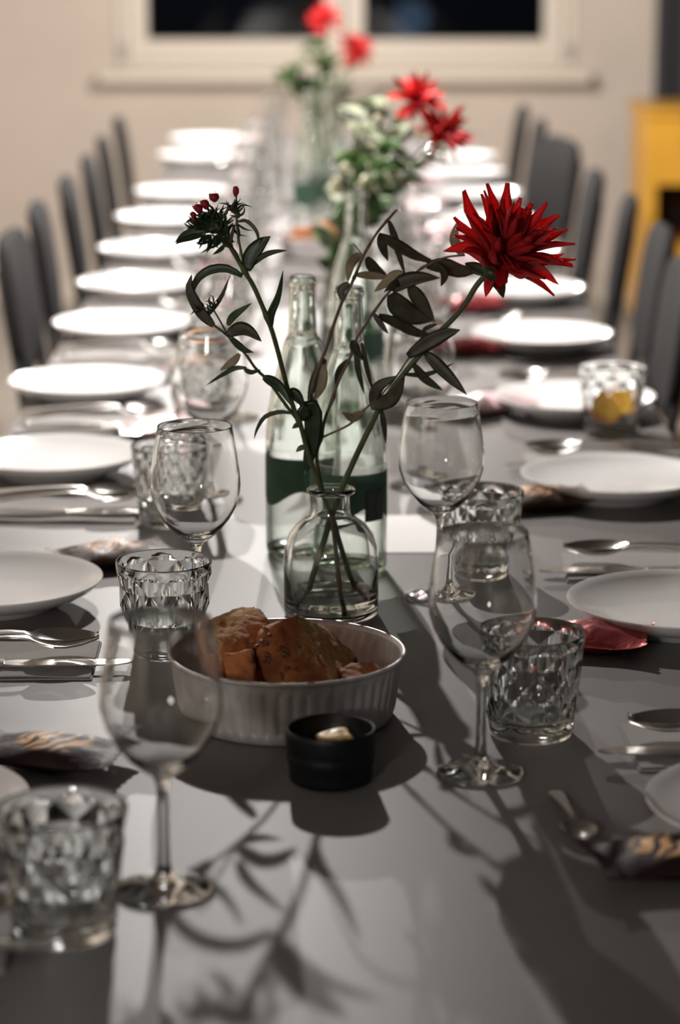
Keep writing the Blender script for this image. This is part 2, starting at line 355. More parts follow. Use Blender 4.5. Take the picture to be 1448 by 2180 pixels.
# tumbler: tapered, diamond facets outside, heavy base
def make_tumbler():
    n = 9; v, f, flat = [], [], []
    def ring(r, z, cnt, off=0.0, amp=0.0):
        b = len(v)
        for k in range(cnt):
            a = 2 * math.pi * (k + off) / cnt; q = r + (amp if k % 2 else -amp); v.append((q * math.cos(a), q * math.sin(a), z))
        return list(range(b, b + cnt))
    rad = lambda z: 0.0352 + (0.0450 - 0.0352) * z / 0.09
    N = 4 * n
    low = [ring(0.0330, 0.0, N), ring(0.0350, 0.0012, N), ring(rad(0.006), 0.006, N), ring(rad(0.013), 0.013, N)]
    fac = [ring(rad(z) + 0.0002, z, n, (i % 2) * 0.5, 0.0) for i, z in enumerate((0.019, 0.0345, 0.050, 0.0655, 0.079))]
    for i, g in enumerate(fac):              # push the lattice points in and out to make diamonds
        for k, vi in enumerate(g):
            x, y, z = v[vi]; s = 1.0 + (0.032 if i % 2 == 0 else -0.012) * (0.35 if i in (0, 4) else 1.0)
            v[vi] = (x * s, y * s, z)
    top = [ring(rad(0.083), 0.083, N), ring(rad(0.0885), 0.0885, N), ring(rad(0.09) - 0.0004, 0.0900, N), ring(rad(0.09) - 0.0016, 0.0900, N), ring(rad(0.09) - 0.0022, 0.0887, N)]
    inn = [ring(0.0400, 0.070, N), ring(0.0365, 0.040, N), ring(0.0340, 0.020, N), ring(0.0310, 0.0145, N), ring(0.024, 0.0125, N), ring(0.012, 0.0118, N)]
    quads = lambda A, B: [(A[k], A[(k + 1) % N], B[(k + 1) % N], B[k]) for k in range(N)]
    c0 = len(v); v.append((0, 0, 0.0004)); c1 = len(v); v.append((0, 0, 0.0117))
    f += [(c0, low[0][(k + 1) % N], low[0][k]) for k in range(N)]
    for A, B in zip(low, low[1:]): f += quads(A, B)
    def fan(A, B, up):                       # N-ring to n-ring; B[k] sits over A[4k]
        out = []
        for k in range(n):
            a = [A[(4 * k + q) % N] for q in range(5)]; b0, b1 = B[k], B[(k + 1) % n]
            t = [(a[0], a[1], b0), (a[1], a[2], b0), (a[2], b1, b0), (a[2], a[3], b1), (a[3], a[4], b1)]
            out += t if up else [tuple(reversed(q)) for q in t]
        return out
    k0 = len(f); f += fan(low[3], fac[0], True)
    for i in range(4):
        A, B = fac[i], fac[i + 1]
        for k in range(n):
            if i % 2 == 0: f += [(A[k], A[(k + 1) % n], B[k]), (B[k], A[(k + 1) % n], B[(k + 1) % n])]
            else: f += [(A[k], A[(k + 1) % n], B[(k + 1) % n]), (B[k], A[k], B[(k + 1) % n])]
    f += fan(top[0], fac[4], False); flat = range(k0, len(f))
    for A, B in zip(top, top[1:] + [inn[0]]): f += quads(A, B)
    for A, B in zip(inn, inn[1:]): f += quads(A, B)
    f += [(c1, inn[5][k], inn[5][(k + 1) % N]) for k in range(N)]
    me = mesh('tumbler', v, f, M_tumbler)
    for i in flat: me.polygons[i].use_smooth = False
    return me
ME_tumbler = make_tumbler()
# cutlery: heads point along +x, handle end at the origin
def ribbon_solid(st, nv=8, thick=0.0012):
    """st: list of (x, half width, centre z, edge rise)"""
    v, f = [], []; n = nv + 1
    for side in (1, -1):
        for x, hw, z, e in st:
            for j in range(n):
                t = -1 + 2 * j / nv
                v.append((x, t * hw, z + e * t * t + (thick / 2 if side > 0 else -thick / 2)))
    S = len(st); o = S * n
    for i in range(S - 1):
        for j in range(nv):
            a = i * n + j; f.append((a, a + n, a + n + 1, a + 1)); f.append((o + a, o + a + 1, o + a + n + 1, o + a + n))
    for i in range(S - 1):
        for j, rev in ((0, False), (nv, True)):
            a, b = i * n + j, (i + 1) * n + j; q = (a, o + a, o + b, b); f.append(tuple(reversed(q)) if rev else q)
    for i, rev in ((0, True), (S - 1, False)):
        for j in range(nv):
            a = i * n + j; q = (a, o + a, o + a + 1, a + 1); f.append(q if rev else tuple(reversed(q)))
    return v, f
def handle_st(zn):
    return [(0.0, 0.0055, 0.0015, 0), (0.004, 0.0085, 0.0017, 0), (0.02, 0.0088, 0.0030, 0), (0.05, 0.0066, 0.0066, 0), (0.085, 0.0042, 0.0100, 0), (0.112, 0.0030, 0.0118, 0), (0.126, 0.0028, zn, 0)]
ME_spoon_h = mesh('spoon_handle', *ribbon_solid(handle_st(0.0112), 4, 0.0022), M_steel, True, 50)
sb = [(0.126, 0.0028, 0.0112, 0), (0.131, 0.0055, 0.0095, 0.0008)]
for i in range(1, 15):
    u = i / 14; x = 0.131 + 0.064 * u; hw = 0.0210 * (math.sin(math.pi * (0.09 + 0.91 * u ** 0.92)) ** 0.62 if u < 1 else 0.0) + 0.0004
    dep = 0.0098 * math.sin(math.pi * min(1, 0.08 + 0.92 * u)) ** 0.8 if u < 1 else 0
    sb.append((x, hw, 0.0112 - dep, dep * 0.96))
ME_spoon_b = mesh('spoon_bowl', *ribbon_solid(sb, 10, 0.0012), M_steel, True, 60)
ME_fork_h = mesh('fork_handle', *ribbon_solid(handle_st(0.0112) + [(0.134, 0.006, 0.0095, 0.0006), (0.145, 0.0115, 0.0055, 0.0012), (0.156, 0.0125, 0.0030, 0.0012)], 6, 0.0020), M_steel, True, 50)
ME_tine = mesh('fork_tine', *ribbon_solid([(0, 0.0020, 0.0030, 0), (0.012, 0.0017, 0.0024, 0), (0.026, 0.0015, 0.0046, 0), (0.040, 0.0011, 0.0095, 0), (0.0425, 0.0003, 0.0106, 0)], 2, 0.0016), M_steel, True, 50)
ME_knife_h = mesh('knife_handle', *ribbon_solid([(0, 0.0060, 0.003, 0), (0.003, 0.0085, 0.003, 0), (0.03, 0.0088, 0.003, 0), (0.085, 0.0068, 0.003, 0), (0.10, 0.0060, 0.003, 0), (0.102, 0.0055, 0.003, 0)], 4, 0.0050), M_steel, True, 50)
bl = [(0.102, 0.0055), (0.112, 0.0085), (0.14, 0.0095), (0.17, 0.0098), (0.195, 0.0088), (0.208, 0.0060), (0.214, 0.0012)]
ME_knife_b = mesh('knife_blade', *ribbon_solid([(x, hw, 0.003, 0) for x, hw in bl], 2, 0.0013), M_steel, True, 50)
def put(name, loc, rz, label, cat, parts, group, tilt=0.0, scale=None):
    t = thing(name, label, cat, loc, rz, group)
    t.rotation_euler = (0, tilt, rz)
    if scale: t.scale = (scale,) * 3
    for nm, me, pl, pr in parts: ob(nm, me, t, pl, pr)
    return t
P_SPOON = [('bowl', ME_spoon_b, None, None), ('handle', ME_spoon_h, None, None)]
P_FORK = [('handle', ME_fork_h, None, None)] + [('tine', ME_tine, (0.1555, y, 0.0008 * abs(y) / 0.01), None) for y in (-0.0102, -0.0034, 0.0034, 0.0102)]
P_KNIFE = [('handle', ME_knife_h, None, None), ('blade', ME_knife_b, None, None)]
P_GLASS = [('bowl', ME_bowl, None, None), ('stem', ME_stem, None, None), ('foot', ME_foot, None, None)]
# folded paper napkin: lower and upper layer with a soft fold at one end
def make_napkin():
    lx, ly = 0.100, 0.060; nx, ny = 12, 8; parts = []
    for z0, sx, sy in ((0.0, 1.0, 1.0), (0.0016, 0.985, 0.97)):
        v, f = [], []
        for side in (0, 1):
            for i in range(nx + 1):
                for j in range(ny + 1):
                    x = (-1 + 2 * i / nx) * lx * sx; y = (-1 + 2 * j / ny) * ly * sy
                    wv = 0.0006 * (1 + math.sin(x * 60 + y * 35 + z0 * 900)) * (1 if z0 else 0.3)
                    v.append((x, y, z0 + wv + 0.0013 * side))
        o = (nx + 1) * (ny + 1)
        for i in range(nx):
            for j in range(ny):
                a = i * (ny + 1) + j; b = a + ny + 1
                f.append((a, a + 1, b + 1, b)); f.append((o + a, o + b, o + b + 1, o + a + 1))
        rim = [j for j in range(ny + 1)] + [i * (ny + 1) + ny for i in range(1, nx + 1)] + [nx * (ny + 1) + j for j in range(ny - 1, -1, -1)] + [i * (ny + 1) for i in range(nx - 1, 0, -1)]
        for k in range(len(rim)):
            a, b = rim[k], rim[(k + 1) % len(rim)]; f.append((b, a, o + a, o + b))
        parts.append(mesh('napkin_layer', v, f, M_napkin, True, 50))
    return parts
ME_nap_low, ME_nap_top = make_napkin()
# snack sachets: pillow bags with flat crimped ends, printed designs
def sachet_mat(name, base, base2, ink, ink2, rough, metal, print_scale=26.0):
    m, nt, out = nodes(name); L = nt.links.new
    b = nt.nodes.new('ShaderNodeBsdfPrincipled'); b.inputs['Roughness'].default_value = rough; b.inputs['Metallic'].default_value = metal; b.inputs['Specular IOR Level'].default_value = 0.5 if metal > 0 else 0.15
    tc = nt.nodes.new('ShaderNodeTexCoord')
    mp = nt.nodes.new('ShaderNodeMapping'); mp.inputs['Rotation'].default_value = (0, 0, 0.6); L(tc.outputs['Object'], mp.inputs['Vector'])
    wv = nt.nodes.new('ShaderNodeTexWave'); wv.inputs['Scale'].default_value = print_scale; wv.inputs['Distortion'].default_value = 9.0; wv.inputs['Detail'].default_value = 1.0; wv.inputs['Detail Scale'].default_value = 1.5
    L(mp.outputs[0], wv.inputs['Vector'])
    r1 = nt.nodes.new('ShaderNodeValToRGB'); r1.color_ramp.elements[0].position = 0.45; r1.color_ramp.elements[1].position = 0.62; L(wv.outputs['Fac'], r1.inputs['Fac'])
    sx = nt.nodes.new('ShaderNodeVectorMath'); sx.operation = 'MULTIPLY'; sx.inputs[1].default_value = (1 / 0.036, 1 / 0.026, 0); L(tc.outputs['Object'], sx.inputs[0])
    ln = nt.nodes.new('ShaderNodeVectorMath'); ln.operation = 'LENGTH'; L(sx.outputs[0], ln.inputs[0])
    mr = nt.nodes.new('ShaderNodeMapRange'); mr.inputs['From Min'].default_value = 1.0; mr.inputs['From Max'].default_value = 0.75; L(ln.outputs['Value'], mr.inputs['Value'])
    mu = nt.nodes.new('ShaderNodeMath'); mu.operation = 'MULTIPLY'; L(r1.outputs['Color'], mu.inputs[0]); L(mr.outputs[0], mu.inputs[1])
    nz = nt.nodes.new('ShaderNodeTexNoise'); nz.inputs['Scale'].default_value = 40; L(tc.outputs['Object'], nz.inputs['Vector'])
    def mixc(a, c, fac):
        k = nt.nodes.new('ShaderNodeMix'); k.data_type = 'RGBA'
        for sock, val in ((6, a), (7, c)):
            if isinstance(val, tuple): k.inputs[sock].default_value = (*val, 1)
            else: L(val, k.inputs[sock])
        L(fac, k.inputs[0]); return k.outputs[2]
    L(mixc(mixc(base, base2, nz.outputs['Fac']), mixc(ink, ink2, nz.outputs['Fac']), mu.outputs[0]), b.inputs['Base Color'])
    n2 = nt.nodes.new('ShaderNodeTexNoise'); n2.inputs['Scale'].default_value = 60; L(tc.outputs['Object'], n2.inputs['Vector'])
    bp = nt.nodes.new('ShaderNodeBump'); bp.inputs['Strength'].default_value = 0.35; bp.inputs['Distance'].default_value = 0.004; L(n2.outputs['Fac'], bp.inputs['Height']); L(bp.outputs[0], b.inputs['Normal'])
    L(b.outputs[0], out.inputs['Surface']); return m
SACHETS = {
    'dark': sachet_mat('sachet_dark', (0.014, 0.009, 0.009), (0.030, 0.014, 0.015), (0.85, 0.52, 0.20), (0.80, 0.40, 0.22), 0.60, 0.0),
    'tiger': sachet_mat('sachet_tiger', (0.035, 0.018, 0.012), (0.10, 0.05, 0.03), (0.62, 0.36, 0.17), (0.50, 0.24, 0.10), 0.50, 0.0, 34.0),
    'red': sachet_mat('sachet_red', (0.50, 0.055, 0.065), (0.62, 0.13, 0.13), (0.42, 0.03, 0.04), (0.75, 0.30, 0.28), 0.22, 0.75),
    'pink': sachet_mat('sachet_pink', (0.78, 0.52, 0.54), (0.82, 0.66, 0.67), (0.70, 0.36, 0.40), (0.84, 0.75, 0.75), 0.30, 0.35),
}
def make_sachet(kind, hx, hy, hz, seed):
    rnd = random.Random(seed); nx, ny = 22, 14
    def pt(i, j, s):
        u, q = -1 + 2 * i / nx, -1 + 2 * j / ny
        puff = max(0, 1 - abs(u) ** 2.4 / 0.86) * max(0, 1 - abs(q) ** 2.6)
        wr = 0.22 * noise.noise(Vector((u * 2.2 + seed, q * 2.2, 0.3))) + 0.12 * noise.noise(Vector((u * 5 + seed, q * 4, 1.3)))
        x = u * hx * (1 - 0.06 * (1 - q * q)); y = q * hy * (1 - 0.10 * (1 - abs(u)))
        if abs(u) > 0.99: x += 0.0012 * (1 if j % 2 else -1)
        curl = 0.010 * max(0, abs(u) - 0.45) ** 2 * (1 + (0.8 if u > 0 else -0.3))
        z = hz * (0.9 + 0.001) + (hz * puff * (1 + wr) * (1 if s else -1)) * 0.98 + curl * 1.2 * (1 if abs(u) > 0.5 else 0)
        return (x, y, max(0.0006, z + (0.0003 if s else -0.0003)))
    v, f = [], []; o = (nx + 1) * (ny + 1)
    for s in (0, 1):
        for i in range(nx + 1):
            for j in range(ny + 1): v.append(pt(i, j, s))
    for i in range(nx):
        for j in range(ny):
            a = i * (ny + 1) + j; b = a + ny + 1
            f.append((a, a + 1, b + 1, b)); f.append((o + a, o + b, o + b + 1, o + a + 1))
    rim = [j for j in range(ny + 1)] + [i * (ny + 1) + ny for i in range(1, nx + 1)] + [nx * (ny + 1) + j for j in range(ny - 1, -1, -1)] + [i * (ny + 1) for i in range(nx - 1, 0, -1)]
    for k in range(len(rim)):
        a, b = rim[k], rim[(k + 1) % len(rim)]; f.append((b, a, o + a, o + b))
    seam = lambda s: [q for q in f]
    # body and the two crimped end strips as separate meshes
    body, ends = [], ([], [])
    for q in f:
        mi = min((idx % o) // (ny + 1) for idx in q); ma = max((idx % o) // (ny + 1) for idx in q)
        if ma <= 2: ends[0].append(q)
        elif mi >= nx - 2: ends[1].append(q)
        else: body.append(q)
    mk = lambda nm, fs: mesh(nm, *compact(v, fs), SACHETS[kind], True, 60)
    return mk('sachet_body', body), mk('sachet_end', ends[0]), mk('sachet_end', ends[1])
def compact(v, fs):
    used = sorted({i for q in fs for i in q}); mp = {i: k for k, i in enumerate(used)}
    return [v[i] for i in used], [tuple(mp[i] for i in q) for q in fs]
ME_sachet = {(k, s): make_sachet(k, 0.062, 0.040, 0.013, s) for k in SACHETS for s in (1, 2)}
def sachet(kind, loc, rz, label, seed=1, scale=1.0, tilt=(0, 0)):
    b, e0, e1 = ME_sachet[(kind, seed)]
    t = thing('snack_sachet', label, 'sachet', loc, rz, 'snack sachets beside the plates')
    t.rotation_euler = (tilt[0], tilt[1], rz); t.scale = (scale,) * 3
    ob('bag', b, t); ob('crimped_end', e0, t); ob('crimped_end', e1, t)

# ------------------------------------------------------------------ the place settings
AWAY, CAB = 'away from the yellow cabinet', 'on the yellow cabinet side'
def setting(side, i, Y, glass=None, tumbler=None, pack=None, cut=None):
    L = side == 'L'; s = 1 if L else -1; wh = AWAY if L else CAB
    nm = ordinal(i); rnd = random.Random(i * 7 + (100 if L else 0))
    px = -0.326 if L else 0.350
    zt = TZ + 0.0004
    tag(ob('plate', ME_plate, None, (px + rnd.uniform(-.006, .006), Y, zt)), f'{nm} white dinner plate from the camera end, {wh}', 'plate', 'white dinner plates')
    cy_ = Y - 0.205 if L else Y + 0.175
    if cut is not None: cy_ = cut
    nx = -0.308 if L else 0.354
    n = thing('napkin', f'{nm} folded grey paper napkin from the camera end, {wh}', 'napkin', (nx, cy_, zt), rnd.uniform(-.05, .05), 'folded napkins under the cutlery')
    ob('lower_layer', ME_nap_low, n); ob('upper_layer', ME_nap_top, n)
    zc = zt + 0.0046
    rz = 0 if L else math.pi; j = lambda a: rnd.uniform(-a, a)
    hx = -0.402 if L else 0.450
    put('knife', (hx + 0.010 * s, cy_ + 0.020 * s * (1 if L else -1) * -1 - 0.012, zc - 0.0003), rz + j(.03), f'{nm} steel table knife from the camera end, {wh}', 'knife', P_KNIFE, 'table knives')
    put('fork', (hx - 0.002 * s, cy_ - 0.004, zc + 0.0056), rz + 0.08 * s + j(.05), f'{nm} steel fork from the camera end, {wh}', 'fork', P_FORK, 'forks', 0.0)
    put('spoon', (hx + 0.002 * s, cy_ + 0.010, zc + 0.0140), rz - 0.06 * s + j(.05), f'{nm} steel soup spoon from the camera end, {wh}', 'spoon', P_SPOON, 'soup spoons', 0.02)
    if glass is not False:
        g = glass or ((-0.120 if L else 0.122) + j(.012), Y + (-0.165 if L else 0.04) + j(.02))
        put('wine_glass', (g[0], g[1], zt), j(3), f'{nm} empty stemmed wine glass from the camera end, {wh}', 'wine glass', P_GLASS, 'stemmed wine glasses')
    if tumbler is not False:
        g = tumbler or ((-0.165 if L else 0.172) + j(.012), Y + (-0.245 if L else 0.135) + j(.02))
        tag(ob('tumbler', ME_tumbler, None, (g[0], g[1], zt), (0, 0, j(3))), f'{nm} faceted glass tumbler from the camera end, {wh}', 'tumbler', 'faceted tumblers')
    if pack is not False:
        g = pack or (rnd.choice(['pink', 'pink', 'red', 'tiger']), (-0.205 if L else 0.238) + j(.01), Y + (0.10 if L else -0.13) + j(.02), j(.5))
        desc = {'dark': 'black gold-printed snack sachet', 'tiger': 'brown patterned snack sachet', 'red': 'shiny red foil snack sachet', 'pink': 'pale pink foil snack sachet'}[g[0]]
        sachet(g[0], (g[1], g[2], zt), g[3], f'{desc}, {nm} from the camera end, {wh}', 1 + i % 2)
def Yof(px, py, h=0.02): return T(px, py, h).y
def XY(px, py): p = T(px, py); return (p.x, p.y)
LEFT = [1722, 1245, 975, 818, 693, 607, 533, 466, 411, 334, 299]
RIGHT = [1722, 1290, 1020, 852, 716, 618, 537, 470, 414, 370, 336]
kL = {0: dict(glass=XY(350, 1897), tumbler=XY(138, 1985), pack=('dark', *XY(118, 1632), -0.25)),
      1: dict(glass=XY(420, 1340), tumbler=XY(352, 1392), pack=('tiger', *XY(240, 1203), 0.35)),
      2: dict(pack=('pink', *XY(350, 930), 0.2)), 3: dict(pack=('tiger', *XY(408, 800), 0.4))}
kR = {0: dict(glass=XY(1023, 1648), tumbler=XY(1130, 1562), pack=('dark', *XY(1432, 1858), 0.2), cut=Yof(1370, 1592, 0)),
      1: dict(glass=XY(937, 1272), tumbler=XY(1022, 1224), pack=('red', *XY(1245, 1382), -0.22), cut=Yof(1300, 1212, 0)),
      2: dict(pack=('tiger', *XY(1150, 1082), 0.2), tumbler=False),
      3: dict(pack=('pink', *XY(1040, 878), 0.5), tumbler=XY(1301, 925)),
      4: dict(pack=('red', *XY(1005, 752), 0.1))}
for i, py in enumerate(LEFT): setting('L', i, Yof(300, py), **kL.get(i, {}))
for i, py in enumerate(RIGHT): setting('R', i, Yof(1100, py), **kR.get(i, {}))
# two orange slices in the tumbler by the table edge
tp = XY(1301, 925)
for k, (dx, dy, dz, rx, rz) in enumerate(((-0.007, -0.006, 0.034, 0.85, 0.2), (0.011, 0.004, 0.040, 0.95, -0.5))):
    t = thing('orange_slice', ['orange slice leaning inside the tumbler at the table edge', 'higher orange slice inside the tumbler at the table edge'][k], 'fruit slice', (tp[0] + dx, tp[1] + dy, TZ + dz), rz, 'orange slices in the tumbler')
    t.rotation_euler = (rx, 0, rz)
    ob('flesh', mesh('flesh', *lathe([(0, -0.003), (0.019, -0.003), (0.019, 0.003), (0, 0.003)], 28), M_lemon, True, 40), t)
    ob('rind', mesh('rind', *lathe([(0.019, -0.0032), (0.0215, -0.003), (0.0215, 0.003), (0.019, 0.0032), (0.019, -0.0032)], 28), M_rind, True, 40), t)
# teaspoon lying alone
a, b = T(1181, 1688), T(1243, 1808); d = b - a
put('teaspoon', (a.x, a.y, TZ + 0.0006), math.atan2(d.y, d.x), 'small teaspoon lying alone on the table in front of the tumbler', 'spoon', P_SPOON, None, 0.0, d.length / 0.195)
# white sheet of paper behind the water bottles
c0, c1 = T(700, 1178), T(985, 1098)
tag(ob('paper_sheet', bevel_mesh('paper_sheet', box(c0.x, 0.150, c0.y, c1.y, TZ + 0.0003, TZ + 0.0009), M_paper, 0.0001, 1, False)), 'white paper sheet lying flat behind the two clear water bottles', 'paper')

# ------------------------------------------------------------------ chairs
def make_chair():
    t = thing('dining_chair', 'x', 'chair', (0, 0, 0), 0, 'dark chairs along the table')      # faces +x
    def pad(nm, w_, h_, th, curve):          # rounded pad in the y-z plane, corner radius large
        n = 40; v, f = [], []
        def outline(s):
            pts = []
            for k in range(n):
                a = 2 * math.pi * k / n; ca, sa = math.cos(a), math.sin(a); e = 0.55
                pts.append((s * w_ / 2 * math.copysign(abs(ca) ** e, ca), s * h_ / 2 * math.copysign(abs(sa) ** e, sa)))
            return pts
        lay = [(-th / 2, 0.90), (-th * 0.36, 0.98), (0, 1.0), (th * 0.36, 0.98), (th / 2, 0.90)]
        for x, s in lay:
            for y, z in outline(s): v.append((x - curve * (1 - (2 * y / w_) ** 2), y, z))
        for i in range(4):
            for k in range(n):
                k2 = (k + 1) % n; f.append((i * n + k, i * n + k2, (i + 1) * n + k2, (i + 1) * n + k))
        for i, rev in ((0, True), (4, False)):
            b = len(v); x = lay[i][0]; v.append((x - curve, 0, 0)); q = [(b, i * n + k, i * n + (k + 1) % n) for k in range(n)]
            f += [tuple(reversed(p)) for p in q] if rev else q
        return v, f
    bk = ob('backrest', mesh('backrest', *pad('b', 0.37, 0.25, 0.024, 0.010), M_chair, True, 60), t, (-0.012, 0, 0.725), (0, -0.13, 0))
    v, f = pad('s', 0.39, 0.38, 0.045, 0.006)
    ob('seat', mesh('seat', v, f, M_chair, True, 60), t, (0.20, 0, 0.445), (0, -math.pi / 2, 0))
    for s in (-1, 1):
        ob('leg', mesh('chair_leg', *tube(spline([(0.37, s * 0.17, 0.42), (0.385, s * 0.185, 0.2), (0.40, s * 0.20, 0.0)], 8), 0.011), M_metal), t)
        ob('leg', mesh('chair_leg', *tube(spline([(0.03, s * 0.17, 0.42), (0.0, s * 0.185, 0.2), (-0.03, s * 0.20, 0.0)], 8), 0.011), M_metal), t)
        ob('upright', mesh('chair_upright', *tube(spline([(0.06, s * 0.15, 0.418), (0.02, s * 0.165, 0.46), (0.0, s * 0.165, 0.60), (-0.03, s * 0.162, 0.80)], 12), 0.010), M_metal), t)
    return t
ch0 = make_chair()
CH_L = [(-0.515, 4.62), (-0.515, 5.06), (-0.505, 5.55), (-0.50, 6.01), (-0.505, 6.50), (-0.51, 7.10)]
CH_R = [(0.555, 4.22, 0.0), (0.58, 4.69, 0.0), (0.575, 5.17, -0.05), (0.56, 5.68, 0.0), (0.56, 6.50, 0.23), (0.55, 7.02, 0.0), (0.54, 7.50, 0.0)]
for i, (x, y) in enumerate(CH_L):
    lb = f'{ordinal(i)} dark chair visible from the camera end, {AWAY}'
    if i == 0: ch0.location = (x, y, 0); ch0['label'] = lb
    else: copy_thing(ch0, (x, y, 0), 0.06, lb)
for i, (x, y, rz) in enumerate(CH_R):
    lb = f'{ordinal(i)} dark chair visible from the camera end, {CAB}'
    if rz > 0.2: lb = 'dark chair turned away from the table so its backrest shows, yellow cabinet side'
    copy_thing(ch0, (x, y, 0), math.pi - 0.04 + rz, lb)

# ------------------------------------------------------------------ yellow cabinet
CY = 8.55
k0, k1 = Q(1375, 300, CY), Q(1399, 400, CY)
kt = Q(1375, 232, CY).z; kx0 = k0.x; kx1 = kx0 + 0.80; st = k1.x - k0.x
cb = thing('cabinet', 'yellow painted open cabinet standing beside the charcoal door', 'cabinet', (kx0, CY, 0))
def cbx(nm, x0, x1, y0, y1, z0, z1, m=M_yellow, par=cb): return ob(nm, bevel_mesh(nm, box(x0, x1, y0, y1, z0, z1), m, 0.003), par)
W_, D_ = kx1 - kx0, 0.40
nz1, nz0 = Q(1420, 394, CY).z, Q(1420, 522, CY).z
cbx('side_panel', 0, st, 0, D_, 0.05, kt - 0.022); cbx('side_panel', W_ - st, W_, 0, D_, 0.05, kt - 0.022)
cbx('top', -0.016, W_ + 0.016, -0.016, D_, kt - 0.022, kt)
cbx('drawer', st + 0.001, W_ - st - 0.001, 0.0, D_ - 0.03, nz1, kt - 0.024)
cbx('shelf', st, W_ - st, 0.0, D_ - 0.02, nz0 - 0.02, nz0)
cbx('back_panel', st, W_ - st, D_ - 0.02, D_, 0.05, kt - 0.024, M_dark)
cbx('door', st + 0.001, W_ - st - 0.001, 0.0, 0.02, 0.06, nz0 - 0.022)
cbx('plinth', 0.01, W_ - 0.01, 0.02, D_, 0, 0.05, M_dark)
ob('knob', mesh('knob', *lathe([(0, 0), (0.006, 0), (0.006, 0.012), (0.014, 0.018), (0.012, 0.026), (0, 0.028)], 20), M_steel), cb, (W_ / 2, 0, (nz1 + kt) / 2), (math.pi / 2, 0, 0))

# ------------------------------------------------------------------ fluted tin with bread
yt = T(612, 1597).y + 0.094; tinx = Q(612, 1450, yt).x
def flute(r, z, a):
    if 0.010 < z < 0.047: return r + 0.0016 * (abs(math.sin(a * 27)) ** 0.8 - 0.6)
    return r
def tin_profile(top=0.058):
    o = [(0, 0.0), (0.086, 0.0), (0.0905, 0.003), (0.0925, 0.009)]
    o += [(0.0925 + 0.0055 * t, 0.0105 + 0.036 * t) for t in (0, 0.06, 0.5, 0.94, 1)]
    o += [(0.0985, 0.049), (0.0992, 0.055)]
    rim = [(0.1008, 0.0552), (0.1022, 0.0565), (0.1022, 0.0582), (0.1008, 0.0594), (0.0992, 0.0588)]
    inn = [(0.0978, 0.055), (0.0970, 0.049)] + [(0.0912 + 0.0055 * t, 0.0105 + 0.036 * t) for t in (1, 0.94, 0.5, 0.06, 0)] + [(0.0905, 0.008), (0.086, 0.0035), (0, 0.0025)]
    return o, rim, inn
o_, rim_, inn_ = tin_profile()
def bread_tin(loc, label, scale=1.0, rz=0.0):
    t = thing('baking_tin', label, 'baking tin', loc, rz, 'fluted baking tins with bread'); t.scale = (scale,) * 3
    ob('wall', ME_tinwall, t); ob('rolled_rim', ME_tinrim, t); return t
ME_tinwall = mesh('tin_wall', *join(lathe(o_, 324, flute), lathe(inn_, 324, flute)), M_tin, True, 60)
ME_tinrim = mesh('tin_rim', *lathe([o_[-1]] + rim_ + [inn_[0]], 96), M_tin)
bread_tin((tinx, yt, TZ + 0.0004), 'round fluted metal tin holding dark bread, in front of the flower vase')
